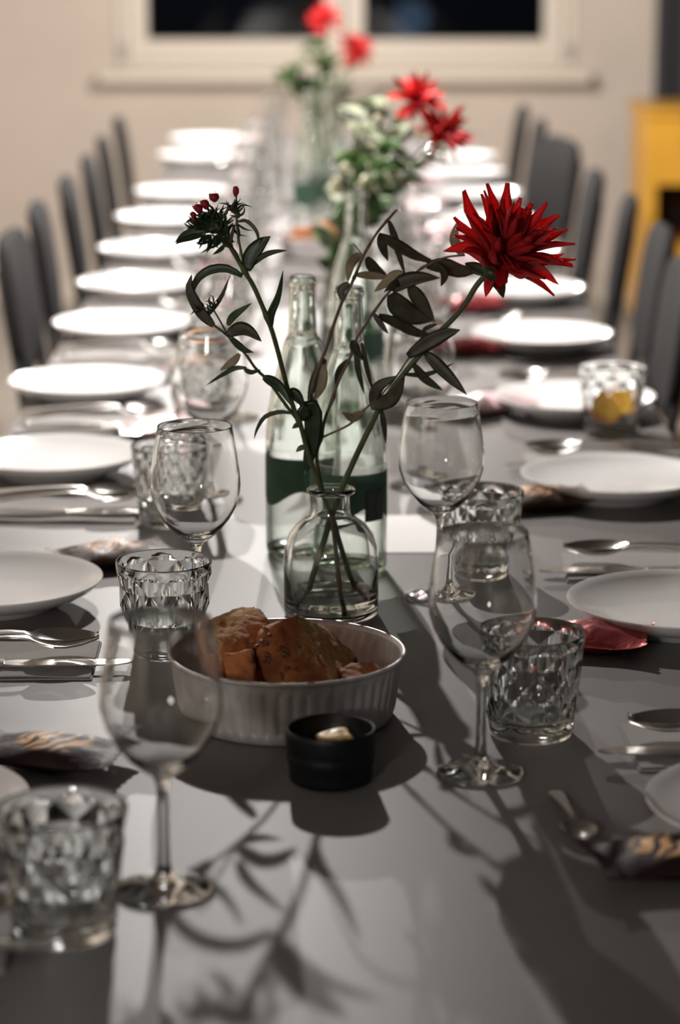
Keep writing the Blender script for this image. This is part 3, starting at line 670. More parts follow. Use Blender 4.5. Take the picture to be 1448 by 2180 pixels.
def bread(pts, crumb_dir, thr, label, seed, drop=0.012, seeds=0):
    P = [Q(x, y, yt + d) for x, y, d in pts]
    c = sum(P, Vector()) / len(P); zb = TZ + drop
    P += [Vector((c.x + (p.x - c.x) * 0.72, c.y + (p.y - c.y) * 0.72, zb)) for p in P]
    for p in P:                               # keep inside the tin wall
        dv = Vector((p.x - tinx, p.y - yt)); lim = 0.089 if p.z < TZ + 0.062 else 0.098
        if dv.length > lim: dv *= lim / dv.length; p.x, p.y = tinx + dv.x, yt + dv.y
    c = sum(P, Vector()) / len(P)
    bm = bmesh.new()
    for p in P: bm.verts.new(p - c)
    r = bmesh.ops.convex_hull(bm, input=bm.verts[:])
    for v in [g for g in r['geom_interior'] if isinstance(g, bmesh.types.BMVert)]: bm.verts.remove(v)
    bmesh.ops.dissolve_limit(bm, angle_limit=R(12), verts=bm.verts[:], edges=bm.edges[:])
    tm = bpy.data.meshes.new('dough'); bm.to_mesh(tm); bm.free()
    to = bpy.data.objects.new('dough', tm); C.objects.link(to); md = to.modifiers.new('r', 'REMESH'); md.mode = 'VOXEL'; md.voxel_size = 0.0018
    bpy.context.view_layer.update(); em = to.evaluated_get(bpy.context.evaluated_depsgraph_get()).to_mesh()
    bm = bmesh.new(); bm.from_mesh(em); bpy.data.objects.remove(to); bpy.data.meshes.remove(tm)
    for _ in range(4): bmesh.ops.smooth_vert(bm, verts=bm.verts[:], factor=0.5, use_axis_x=True, use_axis_y=True, use_axis_z=True)
    bm.normal_update(); cd = Vector(crumb_dir).normalized()
    for v in bm.verts:
        k = noise.noise(v.co * 55 + Vector((seed, 0, 0))) * 0.0022 + noise.noise(v.co * 170 + Vector((0, seed, 0))) * 0.0011
        v.co += v.normal * k
    bm.normal_update(); bm.verts.index_update()
    V = [v.co.copy() for v in bm.verts]
    A = [tuple(v.index for v in f.verts) for f in bm.faces if f.normal.dot(cd) > thr]
    B = [tuple(v.index for v in f.verts) for f in bm.faces if f.normal.dot(cd) <= thr]
    if A:
        left, comps = set(range(len(A))), []
        byv = {}
        for i, q in enumerate(A):
            for k in q: byv.setdefault(k, []).append(i)
        while left:
            todo = [left.pop()]; comp = []
            while todo:
                i = todo.pop(); comp.append(i)
                for k in A[i]:
                    for j in byv[k]:
                        if j in left: left.remove(j); todo.append(j)
            comps.append(comp)
        big = set(max(comps, key=len)); B += [q for i, q in enumerate(A) if i not in big]; A = [q for i, q in enumerate(A) if i in big]
    front = [(f.calc_center_median().copy(), f.normal.copy()) for f in bm.faces if f.normal.dot(cd) <= thr and f.normal.y < -0.25]
    bm.free()
    t = thing('bread_piece', label, 'bread', c, 0, 'pieces of dark bread in the tin')
    if A: ob('crumb', mesh('crumb', *compact(V, A), M_crumb), t)
    ob('crust', mesh('crust', *compact(V, B), M_crust), t)
    rnd = random.Random(seed)
    if seeds and front:
        me = mesh('seed', *lathe([(0, -0.0042), (0.0014, -0.003), (0.0020, 0), (0.0014, 0.003), (0, 0.0042)], 8), M_seed)
        for p, n in rnd.sample(front, min(seeds, len(front))):
            ob('seed', me, t, p + n * 0.0004, (rnd.uniform(0, 3), rnd.uniform(0, 3), rnd.uniform(0, 3)))
bread([(432, 1336, 0.005), (438, 1325, 0.03), (500, 1293, 0.055), (536, 1286, 0.055), (553, 1289, 0.05), (572, 1322, 0.035), (482, 1372, -0.015), (468, 1412, -0.03), (563, 1362, 0.005), (447, 1372, -0.005), (566, 1385, 0.04)],
      (-0.45, -0.25, 0.85), 0.80, 'upper bread wedge with pale crumb facing up, beside the faceted tumbler', 3)
bread([(543, 1362, -0.015), (548, 1345, 0.0), (562, 1450, -0.04), (640, 1462, -0.06), (716, 1455, -0.045), (627, 1305, -0.002), (590, 1322, -0.01), (668, 1322, 0.03), (705, 1340, 0.035), (762, 1398, 0.028), (742, 1440, -0.008), (600, 1395, 0.045)],
      (0.72, -0.25, 0.62), 0.82, 'largest bread chunk with seeded crust in the middle of the tin', 5, seeds=46)
bread([(474, 1394, -0.030), (538, 1381, -0.030), (543, 1448, -0.050), (480, 1450, -0.045), (482, 1398, 0.005), (540, 1388, 0.0)],
      (0, 0, 1), 2.0, 'small bread cube wedged below the upper wedge', 8)
bread([(722, 1428, -0.030), (740, 1412, -0.015), (768, 1405, -0.005), (795, 1409, -0.01), (816, 1424, -0.018), (808, 1440, -0.030), (765, 1455, -0.045), (726, 1453, -0.042), (740, 1425, 0.02), (800, 1425, 0.015)],
      (0, 0, 1), 2.0, 'small knobbly bread crust at the empty side of the tin', 11, seeds=8)

# ------------------------------------------------------------------ black bowl with butter
bc = T(704, 1662)
bw = thing('dip_bowl', 'small black stoneware bowl with butter in front of the bread tin', 'bowl', (bc.x, bc.y, TZ + 0.0004))
ob('body', mesh('dip_bowl_body', *lathe([(0, 0), (0.029, 0), (0.0325, 0.002), (0.0335, 0.006), (0.0338, 0.016), (0.0350, 0.018), (0.0354, 0.024), (0.0349, 0.026), (0.0355, 0.028), (0.0360, 0.040), (0.0360, 0.0435),
    (0.0352, 0.0446), (0.0340, 0.0440), (0.0330, 0.038), (0.0322, 0.030), (0.028, 0.0265), (0, 0.0255)], 64), M_black, True, 50), bw)
def butter(loc, label, sx, sy, sz, rz, seed):
    bm = bmesh.new(); bmesh.ops.create_icosphere(bm, subdivisions=3, radius=1.0)
    for v in bm.verts:
        p = v.co.copy(); q = Vector([math.copysign(abs(c) ** 0.6, c) for c in p])
        v.co = Vector((q.x * sx, q.y * sy, q.z * sz)) * (1 + 0.35 * noise.noise(p * 1.7 + Vector((seed, 0, 0))))
    me = bpy.data.meshes.new('butter'); bm.to_mesh(me); bm.free(); me.polygons.foreach_set('use_smooth', [True] * len(me.polygons)); me.materials.append(M_butter)
    tag(ob('butter_flake', me, None, loc, (0.15, -0.1, rz)), label, 'butter', 'butter in the black bowl')
butter((bc.x + 0.003, bc.y + 0.004, TZ + 0.0335), 'larger flake of butter lying across the black bowl', 0.0135, 0.009, 0.0055, 0.3, 1)
butter((bc.x - 0.009, bc.y - 0.017, TZ + 0.0305), 'small crumb of butter by the front rim of the black bowl', 0.006, 0.004, 0.0035, 0.8, 4)

# ------------------------------------------------------------------ water bottles
BO = [(0.036, 0.0), (0.0390, 0.002), (0.0400, 0.008), (0.0400, 0.060), (0.0400, 0.118), (0.0394, 0.136), (0.0375, 0.155), (0.0335, 0.178), (0.0270, 0.204), (0.0205, 0.226), (0.0172, 0.2345), (0.0158, 0.2362), (0.0152, 0.240),
      (0.0146, 0.262), (0.0140, 0.284), (0.0139, 0.288), (0.0152, 0.2892), (0.0155, 0.2935), (0.0150, 0.2945), (0.0142, 0.2950), (0.0144, 0.2975), (0.0140, 0.2990), (0.0132, 0.2999), (0.0124, 0.3001)]
BI = [(0.0116, 0.2997), (0.0110, 0.2988), (0.0106, 0.2960), (0.0112, 0.262), (0.0122, 0.240), (0.0175, 0.224), (0.0240, 0.2035), (0.0305, 0.1770), (0.0345, 0.1545), (0.0364, 0.136), (0.0370, 0.118), (0.0370, 0.060), (0.0370, 0.014), (0.033, 0.009), (0.015, 0.013), (0, 0.014)]
def bfl(r, z, a):                              # shallow flutes on the shoulder
    if 0.13 < z < 0.225 and r > 0.02: return r * (1 - 0.010 * (0.5 + 0.5 * math.cos(a * 14)))
    return r
kO = [p for p in BO if p[1] >= 0.2362]; kI = [p for p in BI if p[1] >= 0.240]
ME_bottle = mesh('bottle_body', *join(lathe([p for p in BO if 0.008 <= p[1] <= 0.118], 84), lathe([p for p in BI if p[1] <= 0.118], 84)), M_bottlewall, True, 60)
ME_shoulder = mesh('bottle_shoulder', *join(lathe([p for p in BO if 0.118 <= p[1] <= 0.2363], 84, bfl), lathe([p for p in BI if 0.118 <= p[1] <= 0.240], 84, bfl)), M_bottle, True, 60)
ME_neck = mesh('bottle_neck', *lathe(kO + kI, 84), M_bottle, True, 60)
ME_bbase = mesh('bottle_base', *lathe([(0, 0.004), (0.02, 0.003), (0.033, 0.0004), (0.036, 0.0), (0.0390, 0.002), (0.0400, 0.008)], 84), M_bottlebase, True, 60)
def band(r, z0, z1, a0, a1, n=48, wave=None):
    v, f = [], []
    for q in (r, r + 0.0003):
        for k in range(n + 1):
            u = k / n; a = a0 + (a1 - a0) * u; lo = z0 + (wave(u) if wave else 0)
            v += [(q * math.cos(a), q * math.sin(a), lo), (q * math.cos(a), q * math.sin(a), z1)]
    o = 2 * (n + 1)
    for k in range(n):
        a = 2 * k
        f += [(a, a + 1, a + 3, a + 2), (o + a, o + a + 2, o + a + 3, o + a + 1), (a, a + 2, o + a + 2, o + a), (a + 1, o + a + 1, o + a + 3, a + 3)]
    f += [(0, o, o + 1, 1), (2 * n, 2 * n + 1, o + 2 * n + 1, o + 2 * n)]
    return v, f
ME_label = mesh('bottle_label', *band(0.0402, 0.070, 0.110, R(-175), R(-5), 48, lambda u: 0.009 * math.cos(u * 9.0) - 0.004), M_green, True, 40)
ea, eb, ez0, ez1 = -66, -30, 0.060, 0.093
ME_emblem = mesh('label_emblem', *join(band(0.0406, ez0, ez0 + 0.0016, R(ea), R(eb), 10), band(0.0406, ez1 - 0.0016, ez1, R(ea), R(eb), 10), band(0.0406, ez0, ez1, R(ea), R(ea + 3), 2), band(0.0406, ez0, ez1, R(eb - 3), R(eb), 2),
    *[band(0.0406, ez0 + (ez1 - ez0) * k / 12, ez0 + (ez1 - ez0) * (k + 1) / 12, R(-44 - 5 * math.sin(math.pi * (k + 0.5) / 12)), R(-42 - 5 * math.sin(math.pi * (k + 0.5) / 12)), 2) for k in range(12)]), M_emblem, False)
ME_emblem_field = mesh('emblem_field', *band(0.04055, ez0, ez1, R(ea), R(eb), 12), M_field, False)
def bottle(px, py, label, rz=0.0, emblem=False):
    p = T(px, py); t = thing('water_bottle', label, 'bottle', (p.x, p.y, TZ + 0.0004), rz, 'clear water bottles with green labels')
    ob('body', ME_bottle, t); ob('shoulder', ME_shoulder, t); ob('neck', ME_neck, t); ob('base', ME_bbase, t); lb = ob('label_band', ME_label, t)
    if emblem: ob('emblem', ME_emblem, lb); ob('emblem_field', ME_emblem_field, lb)
bottle(646, 1176, 'clear water bottle with wavy green label, farther of the two behind the vase', -0.6)
bottle(742, 1214, 'clear water bottle with framed emblem on its green label, directly behind the vase', 0.0, True)
bottle(757, 868, 'clear water bottle standing alone near the second flower vase', 0.4)
bottle(662, 497, 'clear water bottle of the far pair, closer to the plates away from the cabinet', 0.2)
bottle(706, 490, 'clear water bottle of the far pair, closer to the yellow cabinet', 1.0)
gp = T(792, 766)
gb = thing('green_bottle', 'slim dark green glass bottle with black cap behind the water bottles', 'bottle', (gp.x, gp.y, TZ + 0.0004))
ob('body', mesh('green_body', *lathe([(0, 0.003), (0.014, 0), (0.0155, 0.002), (0.016, 0.006), (0.016, 0.055), (0.0145, 0.068), (0.010, 0.080), (0.0085, 0.088), (0.0085, 0.1), (0.007, 0.1), (0.007, 0.088), (0.0085, 0.079), (0.013, 0.067), (0.0142, 0.055), (0.0142, 0.008), (0, 0.007)], 48), M_greenglass, True, 60), gb)
ob('cap', mesh('green_cap', *lathe([(0, 0.098), (0.0095, 0.098), (0.0100, 0.100), (0.0100, 0.128), (0.0090, 0.131), (0, 0.131)], 32), M_cap, True, 40), gb)
gb.scale = (1.0, 1.0, 1.0)

# ------------------------------------------------------------------ flower vases
VO = [(0, 0.0012), (0.030, 0.0), (0.0435, 0.0), (0.0462, 0.003), (0.0466, 0.010), (0.0466, 0.055), (0.0455, 0.068), (0.0415, 0.081), (0.0345, 0.0905), (0.0260, 0.0968), (0.0205, 0.0995), (0.0188, 0.103), (0.0185, 0.118), (0.0190, 0.1215),
      (0.0225, 0.1225), (0.0240, 0.1245), (0.0235, 0.1268), (0.0215, 0.1275)]
VI = [(0.0178, 0.1270), (0.0160, 0.1235), (0.0158, 0.104), (0.0185, 0.0975), (0.0248, 0.0942), (0.0328, 0.0882), (0.0393, 0.0795), (0.0432, 0.0672), (0.0442, 0.055), (0.0442, 0.0095), (0.041, 0.006), (0, 0.0055)]
WL = 0.020
VW = [(0, 0.0058), (0.0408, 0.0063), (0.0439, 0.0098), (0.0439, WL), (0, WL - 0.0002)]
ME_vase = mesh('vase_body', *lathe(VO + VI, 72), M_vase, True, 60)
ME_vwater = mesh('vase_water', *lathe(VW, 72), M_water, True, 60)
def vase(px, py, label):
    p = T(px, py); t = thing('flower_vase', label, 'vase', (p.x, p.y, TZ + 0.0004), 0, 'bottle-shaped glass flower vases')
    ob('glass', ME_vase, t); ob('water', ME_vwater, t); return p
V1 = vase(705, 1308, 'clear bottle-shaped glass vase holding the crimson dahlia')
V2 = vase(702, 768, 'clear glass vase with scarlet flowers, second from the camera end')
V3 = vase(690, 398, 'clear glass vase with red flowers in front of the window')
YV = V1.y

# leaves: closed blades built along a centre line
def leaf_mesh(pts, wid, m, fold=0.25, roll=0.0, n=10, blunt=0.75, rad_dir=None):
    P = spline(pts, n); v, f = [], []
    view = Vector((0, -1, 0.2)).normalized() if rad_dir is None else rad_dir
    for i, p in enumerate(P):
        u = i / n; t = (P[min(i + 1, n)] - P[max(i - 1, 0)]).normalized()
        side = t.cross(view)
        if side.length < 1e-4: side = t.cross(Vector((0, 0, 1)))
        side.normalize(); nrm = side.cross(t).normalized()
        ro = roll * (0.4 + 0.6 * u); side, nrm = side * math.cos(ro) + nrm * math.sin(ro), nrm * math.cos(ro) - side * math.sin(ro)
        hw = wid / 2 * max(0.04, (math.sin(math.pi * min(1.0, 0.06 + 0.94 * u) ** blunt)) ** 0.75 if u < 1 else 0.0)
        th = 0.00035
        for s in (-1, -0.5, 0, 0.5, 1):
            v.append(p + side * (hw * s) + nrm * (fold * hw * abs(s) + th * (0 if abs(s) == 1 else 1)))
        for s in (0.5, 0, -0.5):
            v.append(p + side * (hw * s) + nrm * (fold * hw * abs(s) - th))
    for i in range(n):
        for k in range(8):
            a, b = i * 8 + k, i * 8 + (k + 1) % 8; f.append((a, b, b + 8, a + 8))
    f.append(tuple(range(8))); f.append(tuple(reversed(range(n * 8, n * 8 + 8))))
    return v, f
def depth_near(path, px, py):
    best = min(range(len(path) - 1), key=lambda i: min((px - path[i][0]) ** 2 + (py - path[i][1]) ** 2, ((path[i][0] + path[i + 1][0]) / 2 - px) ** 2 + ((path[i][1] + path[i + 1][1]) / 2 - py) ** 2))
    a, b = path[best], path[best + 1]; L2 = (b[0] - a[0]) ** 2 + (b[1] - a[1]) ** 2 or 1
    t = max(0, min(1, ((px - a[0]) * (b[0] - a[0]) + (py - a[1]) * (b[1] - a[1])) / L2)); return a[2] + (b[2] - a[2]) * t
SC = (T(705, 1308) - T(706, 1308)).length        # metres per pixel at the vase
def stem(parent, path, r0, r1, m, nm='stem', n=None, knots=()):
    pts = spline([Q(x, y, YV + d) - parent.location for x, y, d in path], n or len(path) * 4)
    def rad(u):
        r = r0 + (r1 - r0) * u
        for k in knots: r *= 1 + 0.45 * math.exp(-((u - k) / 0.012) ** 2)
        return r
    return ob(nm, mesh(nm, *tube(pts, rad, 8), m), parent)
def leaf(parent, path, pts, wpx, m, dtip=None, roll=None, fold=0.25, nm='leaf', rnd=random, **kw):
    d0 = depth_near(path, *pts[0]); dt = rnd.uniform(-0.022, 0.022) if dtip is None else dtip; k = len(pts) - 1
    w3 = [Q(x, y, YV + d0 + dt * (i / k)) - parent.location for i, (x, y) in enumerate(pts)]
    return ob(nm, mesh('leaf_blade', *leaf_mesh(w3, wpx * SC, m, fold, rnd.uniform(-0.5, 0.5) if roll is None else roll, **kw), m), parent)

# sweet william
LZ = TZ + 0.008
sw = thing('sweet_william', 'sweet william stem with spiky green head and small red buds', 'flower', (V1.x, V1.y, LZ))
sp = [(770, 1292, 0.015), (745, 1225, 0.010), (722, 1150, 0.003), (708, 1105, 0.0), (694, 1068, -0.003), (683, 1040, -0.005), (668, 1000, -0.008), (652, 950, -0.012), (640, 905, -0.016), (625, 868, -0.018), (609, 815, -0.022), (591, 745, -0.026), (577, 698, -0.028), (560, 655, -0.030), (540, 610, -0.031), (524, 583, -0.032), (506, 552, -0.033), (482, 512, -0.034), (462, 482, -0.034), (452, 466, -0.034)]
stem(sw, sp, 0.0026, 0.0021, M_stem, knots=(0.44, 0.66, 0.8))
s2 = [(524, 580, -0.032), (516, 548, -0.030), (509, 515, -0.028), (505, 480, -0.027), (503, 445, -0.026), (502, 424, -0.026)]
stem(sw, s2, 0.0013, 0.0011, M_stem)
s3 = [(632, 892, -0.017), (604, 856, -0.022), (572, 812, -0.028), (545, 785, -0.032), (525, 757, -0.035), (505, 734, -0.037), (480, 711, -0.04), (458, 694, -0.042), (440, 682, -0.043)]
stem(sw, s3, 0.0017, 0.0010, M_stem, knots=(0.35, 0.6))
s4 = [(485, 715, -0.04), (474, 693, -0.041), (462, 672, -0.042), (452, 655, -0.043)]
stem(sw, s4, 0.0009, 0.0008, M_stem)
r1 = random.Random(21)
for path, pts, w_, m in [
    (sp, [(516, 588), (484, 572), (450, 574), (424, 590), (411, 615), (410, 640)], 19, M_leaf),
    (s3, [(455, 693), (432, 670), (414, 640), (403, 612), (408, 585)], 24, M_olive),
    (s3, [(428, 682), (450, 660), (472, 630), (489, 588)], 11, M_olive),
    (sp, [(526, 576), (535, 545), (555, 520), (576, 503)], 33, M_leaf),
    (sp, [(530, 570), (560, 545), (585, 536), (612, 533)], 12, M_leaf),
    (sp, [(576, 700), (577, 668), (592, 630), (603, 575)], 17, M_leaf),
    (s3, [(485, 692), (495, 675), (512, 662), (536, 645)], 16, M_leaf_fresh),
    (s3, [(486, 711), (510, 700), (532, 706), (557, 727)], 29, M_olive),
    (s3, [(488, 716), (508, 735), (522, 745), (541, 750)], 15, M_leaf),
    (s3, [(510, 753), (498, 768), (484, 778), (468, 788)], 17, M_olive_pale),
    (s3, [(525, 783), (500, 784), (470, 800), (439, 820)], 10, M_leaf),
    (s3, [(520, 786), (535, 792), (556, 787)], 11, M_leaf),
    (s3, [(561, 803), (580, 812), (600, 828), (622, 866)], 22, M_leaf),
    (sp, [(612, 835), (630, 842), (648, 868)], 26, M_leaf),
    (sp, [(622, 880), (596, 877), (565, 887), (548, 912), (541, 935)], 10, M_leaf),
    (sp, [(641, 895), (650, 872), (664, 868), (668, 900), (664, 950), (655, 985), (648, 1012)], 40, M_leaf),
    (sp, [(640, 902), (632, 905), (622, 912)], 12, M_leaf), (sp, [(652, 950), (640, 954), (630, 962)], 12, M_leaf)]:
    leaf(sw, path, pts, w_, m, rnd=r1, blunt=0.8, roll=r1.uniform(-0.3, 0.3))
# spiky head: bracts and calyxes
def bracts(path, cx, cy, n, lo, hi, amin, amax, wlo=4, whi=8):
    for k in range(n):
        a = R(r1.uniform(amin, amax)); l = r1.uniform(lo, hi); x0, y0 = cx + r1.uniform(-9, 9), cy + r1.uniform(-9, 9)
        cu = r1.uniform(-0.5, 0.5)
        x1, y1 = x0 + math.cos(a) * l * 0.55, y0 - math.sin(a) * l * 0.55; x2, y2 = x0 + math.cos(a + cu) * l, y0 - math.sin(a + cu) * l
        leaf(sw, path, [(x0, y0), (x1, y1), (x2, y2)], r1.uniform(wlo, whi), M_leaf, nm='bract', rnd=r1, blunt=0.6, dtip=r1.uniform(-0.018, 0.018), n=5)
bracts(sp, 447, 487, 26, 22, 42, 20, 200, 6, 11); bracts(sp, 432, 478, 14, 20, 38, 60, 210, 5, 10); bracts(sp, 466, 478, 18, 25, 48, 40, 150, 5, 9)
bracts(sp, 450, 505, 10, 24, 45, 200, 340, 4, 7); bracts(s2, 502, 455, 18, 20, 40, 10, 170, 4, 8); bracts(s2, 503, 470, 7, 25, 48, 200, 350, 4, 6)
bracts(sp, 480, 505, 12, 20, 42, 40, 330, 7, 12); bracts(s4, 451, 652, 10, 12, 26, 10, 190, 3, 5); bracts(s3, 430, 655, 6, 15, 30, 120, 260, 3, 5)
for pts, w_ in (([(440, 492), (412, 492), (390, 500), (372, 517)], 14), ([(438, 497), (410, 505), (385, 512), (374, 520)], 12), ([(505, 472), (525, 470), (545, 490), (550, 510), (541, 522)], 8),
                ([(500, 478), (490, 520), (505, 545), (505, 560)], 9), ([(478, 522), (468, 532), (453, 542)], 10), ([(449, 500), (446, 520), (440, 535)], 7)):
    leaf(sw, sp, pts, w_, M_leaf, rnd=r1)
# red buds and half-open florets
def bud(path, px, py, w_, h_, ang, open_=0.0):
    c = Q(px, py, YV + depth_near(path, px, py) - 0.004) - sw.location
    k = 5; g = ob('bud', mesh('bud', *lathe([(0, -0.5), (0.20, -0.42), (0.46, -0.1), (0.5, 0.15), (0.36, 0.42), (0, 0.5)], 12, lambda r, z, a: r * (1 + 0.12 * math.cos(5 * a + 6 * z))), M_bud), sw, c, (0.25, R(ang), 0), (w_ * SC, w_ * SC, h_ * SC))
    if open_:
        for q in range(k):
            a = 2 * math.pi * q / k; tip = Vector((math.cos(a) * open_, math.sin(a) * open_, 0.45))
            ob('floret_petal', mesh('floret_petal', *leaf_mesh([(0, 0, -0.2), tuple(tip * 0.6), tuple(tip)], 0.75, M_bud, 0.2, 0.0, 5, 0.55, Vector((math.cos(a), math.sin(a), 0.1))), M_bud), g)
bud(s2, 502, 408, 13, 25, 0); bud(sp, 456, 421, 20, 20, -8, 0.55); bud(sp, 437, 436, 17, 24, -20, 0.5); bud(sp, 423, 445, 17, 24, -30, 0.6); bud(sp, 412, 458, 12, 16, -40, 0.4); bud(sp, 416, 468, 11, 13, -50)

# olive branch
ol = thing('olive_branch', 'forked olive branch with narrow grey-green leaves in the vase', 'branch', (V1.x, V1.y, LZ))
o0 = [(728, 1305, -0.012), (722, 1240, -0.010), (714, 1160, -0.006), (706, 1105, -0.004), (694, 1065, 0.002), (684, 1030, 0.004), (676, 990, 0.006), (675, 962, 0.007), (684, 932, 0.008), (691, 895, 0.010), (709, 847, 0.012), (722, 808, 0.013), (745, 762, 0.015), (759, 721, 0.017), (778, 692, 0.018), (794, 667, 0.02), (830, 620, 0.022), (868, 592, 0.024), (908, 565, 0.026), (949, 548, 0.028), (990, 543, 0.03)]
stem(ol, o0, 0.0021, 0.0011, M_twig, knots=(0.05, 0.40, 0.5, 0.62, 0.75, 0.9))
o1 = [(676, 985, 0.006), (668, 930, 0.009), (662, 862, 0.014), (667, 818, 0.018), (685, 766, 0.022), (693, 746, 0.023), (709, 696, 0.026), (730, 638, 0.029), (745, 612, 0.03), (757, 585, 0.031), (776, 540, 0.033), (800, 500, 0.035), (822, 472, 0.037), (845, 446, 0.038)]
stem(ol, o1, 0.0018, 0.0013, M_twig, knots=(0.45, 0.55, 0.68, 0.8, 0.93))
o2 = [(684, 932, 0.008), (715, 918, 0.004), (745, 903, 0.0), (772, 876, -0.004), (799, 851, -0.008), (818, 834, -0.01), (845, 800, -0.013), (875, 755, -0.016)]
stem(ol, o2, 0.0012, 0.0009, M_twig, knots=(0.3, 0.6))
r2 = random.Random(5)
for path, pts, w_, m in [
    (o1, [(828, 470), (838, 500), (850, 545), (863, 587)], 16, M_olive), (o1, [(808, 500), (814, 525), (826, 556)], 21, M_olive),
    (o1, [(806, 500), (845, 522), (885, 545), (930, 560)], 26, M_olive), (o1, [(767, 540), (747, 562), (741, 600)], 21, M_olive_pale),
    (o1, [(780, 548), (795, 570), (826, 590)], 25, M_olive), (o1, [(757, 585), (795, 586), (835, 592)], 17, M_olive_pale),
    (o1, [(743, 602), (727, 618), (727, 641)], 18, M_olive), (o0, [(862, 588), (838, 590), (797, 621)], 27, M_olive_pale),
    (o0, [(855, 602), (838, 606), (818, 622)], 16, M_olive), (o0, [(834, 617), (860, 600), (895, 592), (936, 592)], 34, M_olive),
    (o0, [(908, 565), (945, 565), (985, 577), (1030, 568)], 34, M_olive), (o0, [(833, 624), (850, 650), (880, 672), (924, 682)], 48, M_olive),
    (o0, [(872, 608), (895, 640), (926, 686)], 32, M_olive), (o0, [(926, 560), (945, 582), (939, 610)], 20, M_olive),
    (o0, [(796, 668), (812, 690), (827, 711)], 13, M_olive), (o0, [(806, 672), (845, 688), (885, 708), (925, 716)], 25, M_olive),
    (o0, [(752, 724), (756, 745), (772, 767)], 22, M_olive), (o0, [(757, 742), (763, 790), (776, 840)], 13, M_olive), (o0, [(770, 730), (782, 790), (796, 838)], 11, M_olive),
    (o0, [(745, 764), (722, 790), (714, 822)], 17, M_olive), (o1, [(693, 764), (672, 805), (655, 858)], 22, M_olive), (o1, [(690, 775), (685, 820), (665, 858)], 22, M_olive_pale),
    (o2, [(772, 877), (750, 890), (728, 878)], 21, M_olive_pale), (o2, [(792, 862), (805, 825), (845, 800)], 25, M_olive),
    (o2, [(790, 866), (835, 848), (862, 800)], 32, M_olive), (o2, [(868, 758), (910, 730), (945, 712), (980, 702)], 33, M_olive),
    (o2, [(880, 775), (905, 806), (943, 831)], 19, M_olive), (o2, [(905, 750), (945, 790), (994, 840)], 27, M_olive),
    (o2, [(860, 797), (910, 796), (968, 773)], 11, M_olive), (o2, [(812, 870), (818, 905), (822, 944)], 13, M_olive),
    (o2, [(930, 690), (905, 700), (895, 722)], 9, M_olive), (o0, [(985, 543), (968, 510), (975, 470)], 22, M_olive_pale)]:
    leaf(ol, path, pts, w_, m, rnd=r2, blunt=0.85)
stem(ol, [(773, 545, 0.033), (762, 530, 0.030), (752, 518, 0.028)], 0.0006, 0.0005, M_twig, 'leaf_stalk', 6)
stem(ol, [(757, 732, 0.016), (775, 722, 0.010), (777, 745, 0.008)], 0.0005, 0.0005, M_twig, 'leaf_stalk', 6)

# dahlia: petals radiate around an axis
PET = []
for s in range(4):
    rr = random.Random(40 + s); tw = rr.uniform(-0.25, 0.25); hook = rr.uniform(0.05, 0.22)
    v, f = [], []; n = 9
    for i in range(n + 1):
        u = i / n; hw = 0.105 * (0.55 + 0.62 * math.sin(math.pi * min(1, u * 0.80 + 0.06)) ** 0.8) * (1.0 if u < 0.72 else max(0.40, 1 - ((u - 0.72) / 0.28) ** 1.9)); z = 0.10 * math.sin(u * 2.4) + (hook * max(0, u - 0.75) * 4 if s % 2 else -hook * 0.6 * u * u)
        fold = 0.9 - 0.5 * u if s < 3 else 0.5
        for k, q in enumerate((-1, -0.5, 0, 0.5, 1)):
            y = q * hw * (1 - 0.25 * fold * abs(q)); zz = z + fold * hw * q * q + tw * q * hw * u
            v.append((u, y, zz + 0.006))
        for q in (0.5, 0, -0.5):
            y = q * hw * (1 - 0.25 * fold * abs(q)); v.append((u, y, z + fold * hw * q * q + tw * q * hw * u - 0.006))
    for i in range(n):
        for k in range(8):
            a, b = i * 8 + k, i * 8 + (k + 1) % 8; f.append((a, b, b + 8, a + 8))
    f.append(tuple(range(8))); f.append(tuple(reversed(range(n * 8, n * 8 + 8))))
    PET.append((v, f))
ME_pet = [mesh('petal', v, f, M_petal) for v, f in PET]; ME_petfar = [mesh('petal', v, f, M_petal_far) for v, f in PET]
def petal_matrix(c, axis, dirn, ln, wd):
    x = dirn.normalized(); z = axis - x * axis.dot(x)
    if z.length < 1e-3: z = x.orthogonal()
    z.normalize(); y = z.cross(x)
    return Matrix(((x.x * ln, y.x * wd, z.x * wd, c.x), (x.y * ln, y.y * wd, z.y * wd, c.y), (x.z * ln, y.z * wd, z.z * wd, c.z), (0, 0, 0, 1)))
def flower_head(parent, c, axis, rad, layers, seed, meshes):
    rr = random.Random(seed); axis = axis.normalized(); e1 = axis.orthogonal().normalized(); e2 = axis.cross(e1); k = 0
    for cnt, pol, ln in layers:
        for j in range(cnt):
            a = 2 * math.pi * (j + rr.uniform(-.3, .3)) / cnt + pol; p = R(pol + rr.uniform(-10, 10)); l = rad * ln * rr.uniform(0.80, 1.14)
            d = axis * math.cos(p) + (e1 * math.cos(a) + e2 * math.sin(a)) * math.sin(p)
            o = ob('petal', meshes[k % 4], parent); k += 1
            o.matrix_local = petal_matrix(c + d * rad * 0.04, axis, d, l, rad * 1.0 * rr.uniform(0.75, 1.15))
da = thing('dahlia', 'large crimson dahlia with pointed petals on a long bent stem', 'flower', (V1.x, V1.y, LZ))
dp = [(650, 1290, 0.006), (668, 1220, 0.006), (690, 1150, 0.006), (702, 1108, 0.006), (714, 1078, 0.006), (728, 1040, 0.006), (745, 1000, 0.004), (768, 950, 0.002), (790, 905, 0.0), (812, 862, -0.003), (850, 808, -0.007), (890, 760, -0.011), (935, 708, -0.016), (965, 678, -0.02), (992, 645, -0.023), (1012, 612, -0.025), (1030, 590, -0.026), (1046, 575, -0.026)]
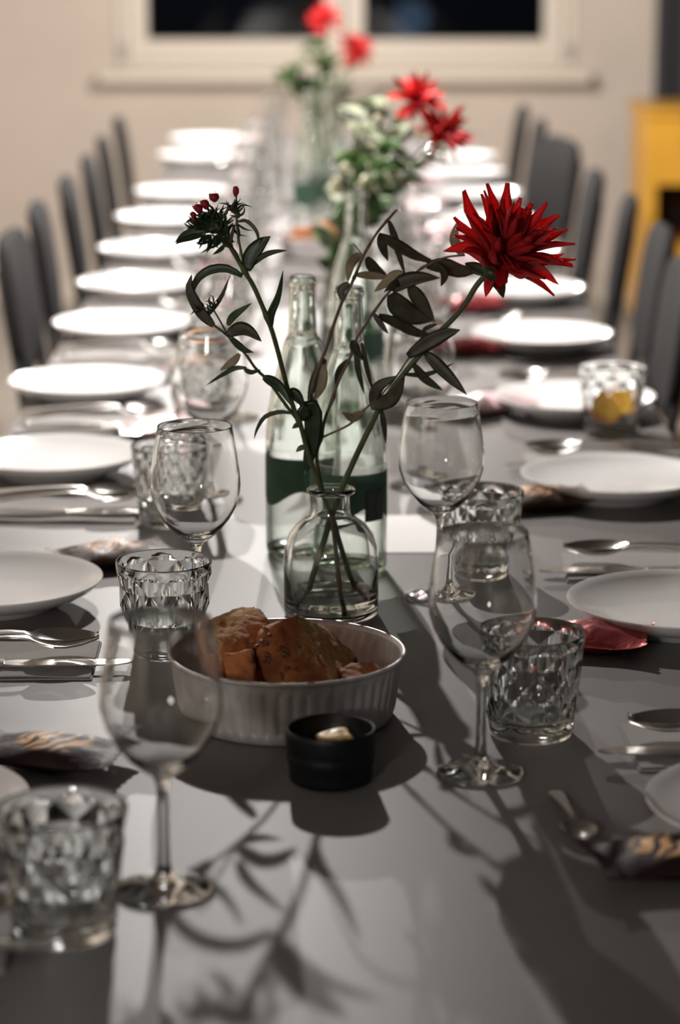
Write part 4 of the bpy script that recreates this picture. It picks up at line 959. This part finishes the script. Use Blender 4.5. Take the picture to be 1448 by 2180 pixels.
stem(da, dp, 0.0031, 0.0027, M_stem)
hc = Q(1053, 572, YV - 0.026) - da.location
ax = Vector((0.42, -0.34, 0.84))
flower_head(da, hc, ax, 0.067, [(7, 8, 0.60), (10, 20, 0.85), (13, 33, 1.0), (15, 47, 1.08), (14, 62, 1.0), (10, 80, 0.84)], 3, ME_pet)
for pts, w_ in (([(1052, 566), (1000, 528), (944, 535)], 30), ([(1056, 570), (1042, 600), (1034, 632)], 26), ([(1060, 566), (1140, 570), (1190, 606)], 28), ([(1060, 566), (1140, 555), (1202, 540)], 26), ([(1062, 572), (1068, 598), (1078, 600), (1078, 586)], 9)):
    leaf(da, dp, pts, w_, M_petal, nm='petal', rnd=r2, dtip=-0.01, blunt=0.7)
leaf(da, dp, [(1040, 585), (1062, 605), (1072, 634)], 30, M_leaf, rnd=r2, dtip=0.01); leaf(da, dp, [(1038, 582), (1010, 570), (990, 560)], 26, M_leaf, rnd=r2, dtip=0.01)
ob('calyx', mesh('calyx', *lathe([(0, -0.012), (0.006, -0.010), (0.012, 0.0), (0.010, 0.006), (0, 0.008)], 16), M_leaf), da, hc - ax.normalized() * 0.004, ax.to_track_quat('Z', 'Y').to_euler())

# far bouquets
def spray(v, name, label, cat, heads, sprays, seed, leafm, blossoms=0):
    """heads: (px, py, radius, axis) of red flowers; sprays: (px, py) ends of leafy stems, all rooted in the vase"""
    rr = random.Random(seed); out = []
    for hi, (px, py, rad, axis, lab) in enumerate(heads):
        t = thing('scarlet_dahlia', lab, 'flower', (v.x, v.y, LZ))
        e = Q(px, py, v.y + rr.uniform(-.03, .03)) - t.location
        pts = spline([(0.012 * (hi - 0.5), 0.01, 0), (0.0, 0.006, 0.11), (e.x * 0.45, e.y * 0.4, 0.11 + (e.z - 0.11) * 0.6), tuple(e)], 16)
        ob('stem', mesh('stem', *tube(pts, 0.0028, 8), M_stem), t)
        flower_head(t, e, Vector(axis), rad, [(6, 20, 0.6), (9, 42, 0.9), (11, 64, 1.0), (11, 86, 0.95)], seed + hi, ME_petfar)
        for q in range(3):
            u = rr.uniform(0.45, 0.9); p = pts[int(u * 16)]; d = Vector((rr.uniform(-1, 1), rr.uniform(-1, 1), rr.uniform(-.2, .6))).normalized() * rr.uniform(.05, .08)
            ob('leaf', mesh('leaf_blade', *leaf_mesh([p, p + d * 0.5 + Vector((0, 0, .008)), p + d], 0.024, M_leaf_fresh, 0.25, rr.uniform(-.5, .5)), M_leaf_fresh), t)
    for si, (px, py, nl, lab) in enumerate(sprays):
        t = thing(name, lab, cat, (v.x, v.y, LZ))
        e = Q(px, py, v.y + rr.uniform(-.05, .05)) - t.location
        pts = spline([(rr.uniform(-.02, .02), rr.uniform(-.02, .02), 0), (rr.uniform(-.006, .006), 0.0, 0.11), (e.x * 0.5, e.y * 0.5, 0.11 + (e.z - 0.11) * 0.62), tuple(e)], 20)
        ob('stem', mesh('stem', *tube(pts, lambda u: 0.0022 - 0.001 * u, 7), M_stem), t)
        lm = leafm[si % len(leafm)]
        nl = int(nl * 1.8)
        for q in range(nl):
            u = 0.42 + 0.58 * (q + rr.random()) / nl; p = pts[min(20, int(u * 20))]; a = rr.uniform(0, 6.28)
            d = Vector((math.cos(a), math.sin(a), rr.uniform(-.1, .8))).normalized() * rr.uniform(.030, .066)
            ob('leaf', mesh('leaf_blade', *leaf_mesh([p, p + d * 0.5 + Vector((0, 0, .004)), p + d], rr.uniform(.012, .024), lm, 0.25, rr.uniform(-.8, .8), 6), lm), t)
        if blossoms:
            for q in range(blossoms):
                u = 0.6 + 0.4 * rr.random(); p = pts[min(20, int(u * 20))] + Vector((rr.uniform(-.03, .03), rr.uniform(-.03, .03), rr.uniform(-.01, .03)))
                ob('blossom', ME_blossom, t, p, (rr.uniform(0, 3), rr.uniform(0, 3), 0))
ME_blossom = mesh('blossom', *lathe([(0, -0.005), (0.003, -0.003), (0.008, 0.003), (0.006, 0.005), (0, 0.002)], 10, lambda r, z, a: r * (1 + 0.25 * math.cos(5 * a))), M_filler)
spray(V2, 'leafy_spray', '', 'foliage', [(884, 220, 0.050, (0.3, -0.7, 0.6), 'higher scarlet flower in the second vase'), (932, 288, 0.050, (0.6, -0.6, 0.4), 'lower scarlet flower in the second vase, leaning towards the cabinet')],
      [(772, 330, 9, 'tall green stem rising beside the lone water bottle'), (840, 260, 16, 'sage leafy spray under the two scarlet flowers'), (800, 205, 16, 'sage leafy spray standing upright in the second vase'), (985, 262, 7, 'thin sage sprig reaching past the scarlet flowers'), (868, 345, 14, 'drooping leafy spray in the second vase')],
      61, [M_leaf_fresh, M_sage, M_sage, M_sage, M_leaf_fresh], 5)
spray(V3, 'leafy_spray', '', 'foliage', [(694, 46, 0.048, (-0.2, -0.7, 0.6), 'bright red flower before the window, higher of two'), (752, 108, 0.050, (0.3, -0.6, 0.3), 'dark red flower before the window, lower of two')],
      [(600, 150, 13, 'leafy spray leaning far out before the window sill'), (650, 170, 16, 'dense leafy spray before the window sill'), (720, 180, 18, 'pale leafy spray under the dark red flower'), (775, 230, 14, 'leafy spray leaning to the cabinet before the window'), (690, 120, 14, 'upright leafy spray between the two window flowers')],
      83, [M_leaf_fresh, M_leaf, M_sage, M_leaf_fresh, M_leaf_fresh], 6)

# second bread tin with two loaves' ends, farther along the table
p2 = T(672, 548)
bread_tin((p2.x, p2.y, TZ + 0.0004), 'small fluted metal tin of bread near the far bottles', 0.72)
def far_bread(loc, label, s, rz, seed):
    bm = bmesh.new(); bmesh.ops.create_icosphere(bm, subdivisions=3, radius=1.0)
    for v in bm.verts:
        p = v.co.copy(); v.co = Vector((p.x * 0.035, p.y * 0.026, (max(p.z, -0.5)) * 0.030)) * s * (1 + 0.2 * noise.noise(p * 1.5 + Vector((seed, 0, 0))))
    fr = [f for f in bm.faces if f.calc_center_median().x > 0.02 * s]
    for v in bm.verts:
        if v.co.x > 0.022 * s: v.co.x = 0.022 * s + (v.co.x - 0.022 * s) * 0.1
    bm.verts.index_update(); V = [v.co.copy() for v in bm.verts]
    A = [tuple(v.index for v in f.verts) for f in bm.faces if f in set(fr)]; B = [tuple(v.index for v in f.verts) for f in bm.faces if f not in set(fr)]; bm.free()
    t = thing('bread_piece', label, 'bread', loc, rz, 'bread in the far tin')
    ob('crumb', mesh('crumb', *compact(V, A), M_crumb), t); ob('crust', mesh('crust', *compact(V, B), M_crust), t)
far_bread((p2.x - 0.022, p2.y - 0.015, TZ + 0.036), 'orange-brown bread piece in the far tin, closer to the camera', 1.0, 0.6, 2)
far_bread((p2.x + 0.020, p2.y + 0.022, TZ + 0.040), 'orange-brown bread piece in the far tin, behind the other', 1.0, 2.4, 6)
